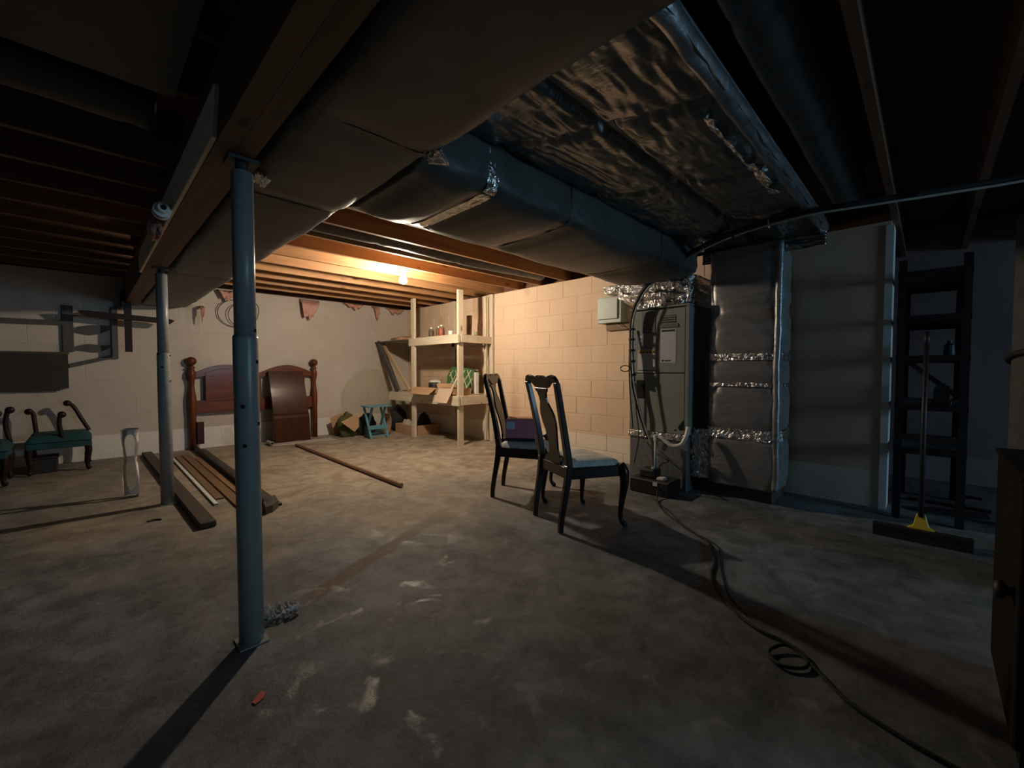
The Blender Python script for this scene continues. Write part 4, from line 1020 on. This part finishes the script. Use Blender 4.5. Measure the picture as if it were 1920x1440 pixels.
# ================================================================ LUMBER ON THE FLOOR
tag(MB().tube([(2.035, 6.25, .022), (1.99, 4.0, .022), (1.98, 3.37, .022)], .020, 12).build('wooden_rod', 'rodwood', loc=(2.0, 4.8, 0)), 'long round wooden rod lying on the floor right of the near post', 'rod')
tag(MB().bar((.50, 6.92, .022), (.55, 3.43, .022), .095, .04).build('dark_beam', 'darkwood', loc=(.52, 5.2, 0), bevel=.004), 'dark timber lying beside the farther blue post', 'lumber')
tag(MB().bar((.695, 6.44, .008), (.690, 3.96, .008), .026, .014).build('white_strip', 'trimwhite', loc=(.69, 5.2, 0)), 'narrow white trim strip lying among the brown planks', 'trim')
tag(MB().bar((.755, 6.5, .008), (.743, 4.12, .008), .055, .013).build('brown_plank', 'brownplank', loc=(.745, 5.3, 0)), 'short brown plank next to the white trim strip', 'plank')
tag(MB().bar((.835, 6.55, .008), (.822, 3.45, .008), .07, .013).build('brown_plank', 'brownplank', loc=(.80, 5.0, 0)), 'longest brown plank on the floor, passing behind the near post', 'plank')
tag(MB().bar((.905, 6.2, .008), (.898, 3.86, .008), .05, .013).build('brown_plank', 'rodwood', loc=(.88, 5.0, 0)), 'lighter brown plank beside the dark bed rail', 'plank')
br = thing('bed_rail', 'near-black bed side rail with a flared end plate on the floor', 'bed rail', (.97, 5.2, 0))
MB().bar((.985, 6.85, .030), (.955, 3.58, .030), .030, .055).build('rail', 'blackmetal', br)
MB().bar((1.035, 6.80, .010), (1.015, 3.60, .010), .085, .014).build('ledge', 'darkwood', br)
MB().prism([(.925, 3.60), (.900, 3.44), (.955, 3.47), (1.02, 3.56), (1.045, 3.74), (1.0, 3.70)], lambda a, b, q: (a, b, .002 + .055 * q)).build('end_plate', 'darkwood', br)

# tall clear vase
vs_ = thing('clear_vase', 'tall clear hourglass vase on the floor left of the farther blue post', 'vase', (.238, 4.736, 0))
MB().lathe([(.050, .0), (.052, .03), (.055, .18), (.050, .27), (.040, .315), (.045, .36), (.058, .46), (.066, .575), (.063, .575), (.055, .46), (.041, .36), (.036, .315), (.046, .27), (.051, .18), (.048, .03), (.01, .02)], (.238, 4.736, 0), 24).build('vase_body', 'vaseglass', vs_, smooth=True)
MB().lathe([(.037, .30), (.043, .308), (.043, .322), (.037, .33)], (.238, 4.736, 0), 20).build('waist_ring', 'film', vs_, smooth=True)

# ================================================================ LEFT WALL AREA
def bench(label, x0, x1, y0, y1, arms, seat_z=.31):
    t = thing('upholstered_bench', label, 'bench', ((x0 + x1) / 2, (y0 + y1) / 2, 0), 'teal upholstered benches by the back wall')
    def cu(u, v):
        a, b = 2 * u - 1, 2 * v - 1; d = max(0, 1 - max(abs(a), abs(b)) ** 6)
        return (lerp(x0, x1, u), lerp(y0, y1, v), seat_z + .02 + .075 * d ** .5)
    mb = MB().grid(cu, 14, 14); mb.add([(x0, y0, seat_z + .02), (x1, y0, seat_z + .02), (x1, y1, seat_z + .02), (x0, y1, seat_z + .02)], [(3, 2, 1, 0)])
    mb.build('cushion', 'teal', t, smooth=True)
    MB().box(x0 + .01, x1 - .01, y0 + .01, y1 - .01, seat_z - .05, seat_z + .02).build('seat_frame', 'teal', t, bevel=.006)
    for x, sx in ((x0 + .04, -1), (x1 - .04, 1)):
        for y, sy in ((y0 + .04, -1), (y1 - .04, 1)):
            MB().tube(spline([(x, y, seat_z), (x + .012 * sx, y, seat_z * .7), (x, y, .10), (x + .004 * sx, y - .004, .04), (x + .018 * sx, y - .015, .016)], 4), [.030] * 5 + [.026] * 4 + [.019] * 4 + [.022] * 3 + [.016], 10).build('leg', 'benchwood', t, smooth=True)
    for pts in arms:
        a = MB().tube(spline(pts, 6), .019, 10).build('scroll_arm', 'benchwood', t, smooth=True)
        e = Vector(pts[-1])
        MB().lathe([(.006, -.025), (.028, -.022), (.034, 0), (.028, .022), (.006, .025)], (e.x, e.y, e.z), 14, 'Y').build('scroll_end', 'benchwood', a, smooth=True)
    return t
bench('teal seated bench with scroll arms close to the back wall, under the cross', -.46, .02, 6.32, 6.86,
      [[(-.20, 6.36, .36), (-.215, 6.36, .50), (-.21, 6.36, .58), (-.195, 6.36, .605)], [(.0, 6.80, .38), (-.06, 6.81, .52), (-.12, 6.82, .66), (-.165, 6.82, .695)], [(-.40, 6.80, .38), (-.41, 6.81, .50), (-.42, 6.82, .60), (-.45, 6.82, .62)]])
bench('teal seated bench with scroll arms cut off by the left edge of the photo', -1.02, -.52, 5.92, 6.42,
      [[(-.575, 5.98, .36), (-.60, 5.98, .50), (-.60, 5.98, .63), (-.585, 5.98, .67)], [(-.545, 6.36, .36), (-.57, 6.36, .52), (-.56, 6.36, .64), (-.54, 6.36, .675)], [(-.98, 5.98, .36), (-1.0, 5.98, .5), (-1.0, 5.98, .64), (-1.02, 5.98, .67)]])
dbx = thing('storage_crate', 'dark crate on the floor under the teal bench', 'crate', (-.32, 6.55, 0))
MB().box(-.43, -.24, 6.45, 6.65, 0, .15).build('crate_body', 'blackmetal', dbx, bevel=.006)
MB().box(-.44, -.23, 6.44, 6.66, .15, .17).build('crate_lid', 'blackmetal', dbx, bevel=.004)
dp = thing('dark_board', 'dark rectangular board against the back wall above the benches', 'board', (-.6, 6.96, .84))
MB().box(-1.25, -.15, 6.955, 6.985, .86, 1.26).build('panel', 'darkpanel', dp)
MB().box(-1.25, -.14, 6.945, 6.99, 1.245, 1.268).build('top_edge', 'darkwood', dp)
MB().box(-1.2, -.22, 6.955, 6.975, .83, .86).build('lower_edge', 'darkpanel', dp)
# cross hanging from the beam end
cr = thing('wooden_cross', 'dark wooden cross hanging at the far end of the beam', 'cross', (.36, 6.75, 1.28))
MB().box(.322, .388, 6.73, 6.765, 1.28, 1.862).build('upright', 'benchwood', cr, bevel=.003)
MB().prism([(-.06, 1.722), (.0, 1.732), (.72, 1.700), (.785, 1.682), (.74, 1.635), (.0, 1.668)], lambda a, b, q: (a, 6.69 + .045 * q, b)).build('crossbar', 'benchwood', cr, bevel=.003)
# cast shadow on the wall, built as solid grey slats
sf = thing('slatted_shadow', 'wavy cast shadow on the back wall left of the cross, built as dark grey slats', 'shadow', (.05, 6.97, 1.1))
MB().box(-.186, -.098, 6.965, 6.985, 1.275, 1.80).build('shadow_stile', 'greywood_shadow', sf)
MB().box(.212, .272, 6.965, 6.985, 1.20, 1.82).build('shadow_stile', 'greywood_shadow', sf)
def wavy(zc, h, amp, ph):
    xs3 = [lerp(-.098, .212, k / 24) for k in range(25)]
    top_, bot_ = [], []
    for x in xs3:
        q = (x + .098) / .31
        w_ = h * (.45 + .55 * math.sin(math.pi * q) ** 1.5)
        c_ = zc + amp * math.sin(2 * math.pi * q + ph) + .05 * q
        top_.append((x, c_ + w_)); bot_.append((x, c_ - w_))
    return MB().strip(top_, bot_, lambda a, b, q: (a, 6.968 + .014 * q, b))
wavy(1.69, .030, .012, 0).build('slat', 'greywood_shadow', sf); wavy(1.515, .058, .006, 1).build('slat', 'greywood_shadow', sf)  # wavy bands of the wall shadow, modelled as slats
wavy(1.30, .045, .014, .3).build('slat', 'greywood_shadow', sf)  # another wavy band of the wall shadow
MB().bar((-.14, 6.975, 1.115), (.25, 6.975, 1.235), .016, .045).build('shadow_bottom_rail', 'greywood_shadow', sf)
MB().bar((-1.2, 6.975, 1.585), (-.15, 6.975, 1.600), .016, .055).build('shadow_side_rail', 'greywood_shadow', sf)

# coil of wire hanging on the back wall
def loop(cx, cz, rx, rz_, a0, a1, y): return [(cx + rx * math.cos(a), y + .01 * math.sin(a * 2), cz + rz_ * math.sin(a)) for a in [lerp(a0, a1, k / 30) for k in range(31)]]
wc = thing('wire_coil', 'thin dark wire hanging in loose loops behind the near post', 'wire', (1.5, 6.95, 1.6))
MB().tube(loop(1.50, 1.86, .22, .19, .9, 6.9, 6.96), .005, 6).build('loop', 'cable', wc, smooth=True)
MB().tube(loop(1.56, 1.84, .16, .16, 1.2, 7.3, 6.945), .005, 6).build('loop', 'cable', wc, smooth=True)
MB().tube(spline([(1.55, 6.95, 2.03), (1.70, 6.94, 2.05), (1.78, 6.95, 1.95), (1.74, 6.95, 1.78), (1.66, 6.95, 1.72)], 8), .005, 6).build('tail', 'cable', wc, smooth=True)

# ================================================================ INSULATION HANGING ALONG THE BACK WALL
def tuft(x, y, z, w_, h, seed, label, mat='pinkpaper', name='insulation_scrap'):
    def fn(u, v):
        hh = h * (.45 + .9 * abs(nz(u * 2.6 + seed, seed))) * (1 - .5 * abs(2 * u - 1) ** 2)
        return (x + (u - .5) * w_ * (1 - .35 * v) + .25 * w_ * v * nz(seed, 4), y + .055 - .09 * sm(v * 3) + .02 * v * nz(u * 5 + seed, v * 5), z - hh * v + .01 * nz(u * 11, v * 9, seed))
    return tag(MB().grid(fn, 16, 12).build(name, mat, loc=(x, y, z - h), smooth=True, solid=.012), label, 'insulation', 'insulation scraps along the back wall')
tuft(2.50, 6.93, 2.17, .30, .55, 1.3, 'largest pink insulation flap hanging from the joists above the headboard', 'pink')
tuft(3.20, 6.93, 2.18, .34, .13, 3.1, 'wide shallow pinkish insulation scrap left of the corner')
tuft(3.60, 6.93, 2.18, .12, .32, 5.6, 'narrow pinkish insulation strip dangling near the corner')
tuft(3.98, 6.93, 2.18, .34, .16, 8.2, 'ragged insulation scrap right in the corner above the shelf')
tuft(1.40, 6.93, 2.17, .24, .22, 9.7, 'dark pink insulation lump beside the near post', 'pink')
tuft(1.10, 6.90, 1.92, .05, .26, 11.9, 'thin yellowish insulation wisp under the duct end', 'pinkpaper')
# pink insulation with a white and black fitting tucked on the beam side
tag(blob(MB(), (.30, 3.18, 1.885), (.035, .17, .065), 14, .5).build('insulation_tuft', 'pink', loc=(.30, 3.1, 1.82), smooth=True), 'pink insulation tuft hooked on the side of the beam', 'insulation')
fg = thing('pipe_fitting', 'white and black pipe fitting hung on the side of the beam', 'fitting', (.282, 2.72, 1.82))
MB().lathe([(a * .68, b * .68) for a, b in [(.050, -.05), (.056, -.045), (.056, -.03), (.048, -.025), (.048, .02), (.056, .025), (.056, .04), (.040, .045)]], (.282, 2.74, 1.862), 18, 'Y').build('body', 'whiteplastic', fg)
MB().lathe([(a * .68, b * .68) for a, b in [(.049, -.022), (.0495, -.020), (.0495, .016), (.049, .018)]], (.282, 2.74, 1.862), 18, 'Y').build('dark_ring', 'blackmetal', fg)
MB().lathe([(a * .68, b * .68) for a, b in [(.034, -.10), (.036, -.05), (.030, -.045)]], (.282, 2.74, 1.862), 16, 'Y').build('neck', 'whiteplastic', fg)
MB().lathe([(a * .68, b * .68) for a, b in [(.018, -.105), (.018, -.099)]], (.282, 2.74, 1.862), 12, 'Y').build('bore', 'black', fg)

# ================================================================ RIGHT SIDE
rk = thing('steel_rack', 'dark steel storage rack standing in the wall opening at the right', 'rack', (4.54, -.01, 0))
rx0, rx1, ry0, ry1 = 4.085, 5.0, -.195, .165
for x in (rx0, rx1):
    for y in (ry0, ry1):
        sx = 1 if x == rx0 else -1; sy = 1 if y == ry0 else -1
        m_ = MB(); m_.box(min(x, x + .045 * sx), max(x, x + .045 * sx), min(y, y + .004 * sy), max(y, y + .004 * sy), 0, 1.84)
        m_.box(min(x, x + .004 * sx), max(x, x + .004 * sx), min(y + .004 * sy, y + .045 * sy), max(y + .004 * sy, y + .045 * sy), 0, 1.84)
        m_.build('upright', 'navy', rk)
for z in (.51, .82, 1.16, 1.44, 1.75):
    sh = MB().box(rx0 + .01, rx1 - .01, ry0 + .01, ry1 - .01, z - .004, z + .008).build('shelf_board', 'rackshelf', rk)
    for (a, b, c, d) in ((rx0, rx1, ry0 - .002, ry0 + .004), (rx0, rx1, ry1 - .004, ry1 + .002)):
        MB().box(a, b, c, d, z - .035, z + .008).build('beam', 'navy', sh)
    for x in (rx0, rx1 - .005):
        MB().box(x - .002, x + .005, ry0 + .005, ry1 - .005, z - .035, z + .008).build('beam', 'navy', sh)
tag(MB().bar((4.45, .10, 1.12), (4.50, -.16, .87), .03, .03).build('pry_bar', 'blackmetal', loc=(4.47, -.03, .83)), 'dark bar leaning on the middle shelf of the steel rack', 'bar')
tl = thing('hand_tool', 'small dark toothed tool standing on the middle rack shelf', 'tool', (4.20, -.06, .828))
MB().box(4.16, 4.24, -.12, -.02, .828, .85).build('tool_base', 'blackmetal', tl, bevel=.004)
MB().prism([(-.11, .85), (-.03, .85), (-.03, .93), (-.045, .96), (-.055, .94), (-.065, .975), (-.075, .95), (-.085, .98), (-.095, .95), (-.11, .96)], lambda a, b, q: (4.185 + .03 * q, a, b)).build('tool_head', 'blackmetal', tl)
tag(MB().lathe([(.028, 1.168), (.03, 1.19), (.026, 1.24), (.012, 1.255), (.012, 1.27)], (4.20, -.10, 0), 12).build('small_can', 'blackmetal', loc=(4.20, -.10, 1.168)), 'small dark can on the third rack shelf', 'can')
bm2 = thing('push_broom', 'push broom with black bristles and a yellow bracket in front of the steel rack', 'broom', (3.62, .02, 0))
MB().bar((3.60, .235, .062), (3.605, -.215, .062), .055, .035).build('brush_head', 'blackmetal', bm2, bevel=.004)
MB().bar((3.60, .232, .022), (3.605, -.212, .022), .048, .046).build('bristles', 'blackcloth', bm2)
MB().prism([(-.055, .078), (.075, .078), (.045, .098), (.030, .165), (-.010, .165), (-.028, .098)], lambda a, b, q: (3.605 + .03 * q + (b - .08) * .35, a, b)).build('bracket', 'yellow', bm2, bevel=.003)
MB().tube([(3.635, .010, .15), (3.69, .012, .75), (3.74, .010, 1.27)], .0135, 10).build('handle', 'blackmetal', bm2, smooth=True)
MB().tube([(3.735, .010, 1.22), (3.742, .010, 1.31)], .0145, 10).build('grip_cap', 'blackmetal', bm2, smooth=True)
# scraps on the store room floor
tag(MB().prism([(4.42, .12), (4.36, -.02), (4.50, -.34), (4.62, -.33), (4.55, -.05)], lambda a, b, q: (a, b, .002 + .012 * q)).build('dark_scrap', 'blackmetal', loc=(4.5, -.1, 0)), 'flat dark scrap on the floor under the steel rack', 'scrap')
tag(MB().bar((4.75, .10, .01), (4.72, -.36, .01), .05, .016).build('dark_stick', 'blackmetal', loc=(4.74, -.1, 0)), 'dark stick on the floor behind the scrap under the rack', 'stick')
tag(MB().bar((5.15, -.22, .01), (5.13, -.34, .01), .03, .016).build('dark_stick', 'blackmetal', loc=(5.15, -.28, 0)), 'short dark stick near the far store room wall', 'stick')
# cabinet and rolled rug cut by the right edge
cbx = thing('dark_cabinet', 'low dark brown cabinet cut off by the right edge of the photo', 'cabinet', (1.98, -.45, 0))
MB().box(1.72, 2.28, -.78, -.185, .05, .77).build('carcass', 'darkcab', cbx, bevel=.004)
MB().box(1.71, 2.30, -.80, -.18, .77, .79).build('top_board', 'darkcab', cbx, bevel=.006)
MB().box(1.73, 2.26, -.76, -.20, 0, .05).build('plinth', 'darkcab', cbx)
d_ = MB().box(1.708, 1.72, -.76, -.205, .08, .75).build('door', 'darkcab', cbx, bevel=.003)
MB().lathe([(.004, -.03), (.016, -.026), (.018, -.014), (.008, -.004), (.008, 0)], (1.708, -.26, .46), 14, 'X').build('knob', 'blackmetal', d_, smooth=True)
MB().lathe([(.012, 0), (.012, .012), (.026, .02), (.026, .034), (.006, .04)], (1.80, -.185, .45), 14, 'Y').build('side_knob', 'blackmetal', cbx, smooth=True)
def rugf(u, v):
    q = v * 4.5 * math.pi; r = .20 - .022 * q / math.pi * .5
    return (3.27 + r * math.cos(q), -.50 + r * math.sin(q), .0 + u * (1.78 + .05 * math.sin(q)))
rg = thing('rolled_rug', 'pale grey rolled rug standing upright at the right edge', 'rug', (3.27, -.50, 0))
MB().grid(rugf, 10, 90).build('roll', 'rug', rg, smooth=True, solid=.018)
MB().tube([(3.27 + .215 * math.cos(a), -.50 + .215 * math.sin(a), 1.10 + .06 * math.cos(a - 2.6)) for a in [2 * math.pi * k / 30 for k in range(31)]], .014, 8).build('strap', 'cable', rg, smooth=True)

# extension cord across the floor
pts = [(3.40, 1.60, .10), (3.25, 1.55, .02), (3.02, 1.386, .009), (2.763, 1.066, .009), (2.65, .93, .009), (2.43, .82, .009), (2.25, .775, .009), (2.08, .675, .009), (1.96, .56, .009), (1.90, .46, .009), (1.89, .38, .010),
       (1.845, .30, .012), (1.77, .285, .012), (1.722, .35, .012), (1.775, .40, .012), (1.85, .355, .022), (1.80, .27, .012), (1.69, .16, .009), (1.63, .03, .009), (1.60, -.10, .009), (1.55, -.35, .009), (1.62, -.9, .009)]
ec = thing('extension_cord', 'dark extension cord winding over the floor from the pump to the lower right', 'cord', (2.2, .8, 0))
MB().tube(spline(pts, 8), .0062, 8).build('cord', 'cord', ec, smooth=True)
MB().tube(spline([(3.27, 1.60, .007), (3.02, 1.33, .007), (2.80, 1.13, .007), (2.70, .95, .007), (2.62, .86, .007), (2.45, .80, .007), (2.28, .73, .007), (2.10, .64, .007), (1.99, .54, .007)], 8), .005, 6).build('thin_cord', 'cord', ec, smooth=True)

# small things on the floor
def crumple(name, label, x, y, w_, h, seed, cat='plastic'):
    def fn(u, v):
        return (x + (u - .5) * w_ + .01 * nz(u * 9, v * 9, seed), y + (v - .5) * w_ * .7, .004 + h * abs(nz(u * 5 + seed, v * 5)) + h * .8 * abs(nz(u * 12, v * 12 + seed)))
    return tag(MB().grid(fn, 22, 22).build(name, 'film', loc=(x, y, 0), solid=.001), label, cat)
crumple('plastic_film', 'crumpled clear plastic film at the foot of the near blue post', .575, 1.985, .13, .045, 2)
tag(MB().prism([(.352, 1.50), (.378, 1.512), (.392, 1.535), (.380, 1.548), (.360, 1.532), (.345, 1.515)], lambda a, b, q: (a, b, .001 + .003 * q)).build('red_scrap', 'redleaf', loc=(.37, 1.52, 0)), 'tiny orange-red scrap on the foreground floor', 'scrap')
tag(MB().tube(spline([(.27, 3.86, .006), (.31, 3.87, .008), (.345, 3.85, .006)], 5), .007, 6).build('twig', 'darkwood', loc=(.31, 3.86, 0), smooth=True), 'small dark twig on the floor in front of the farther post', 'twig')
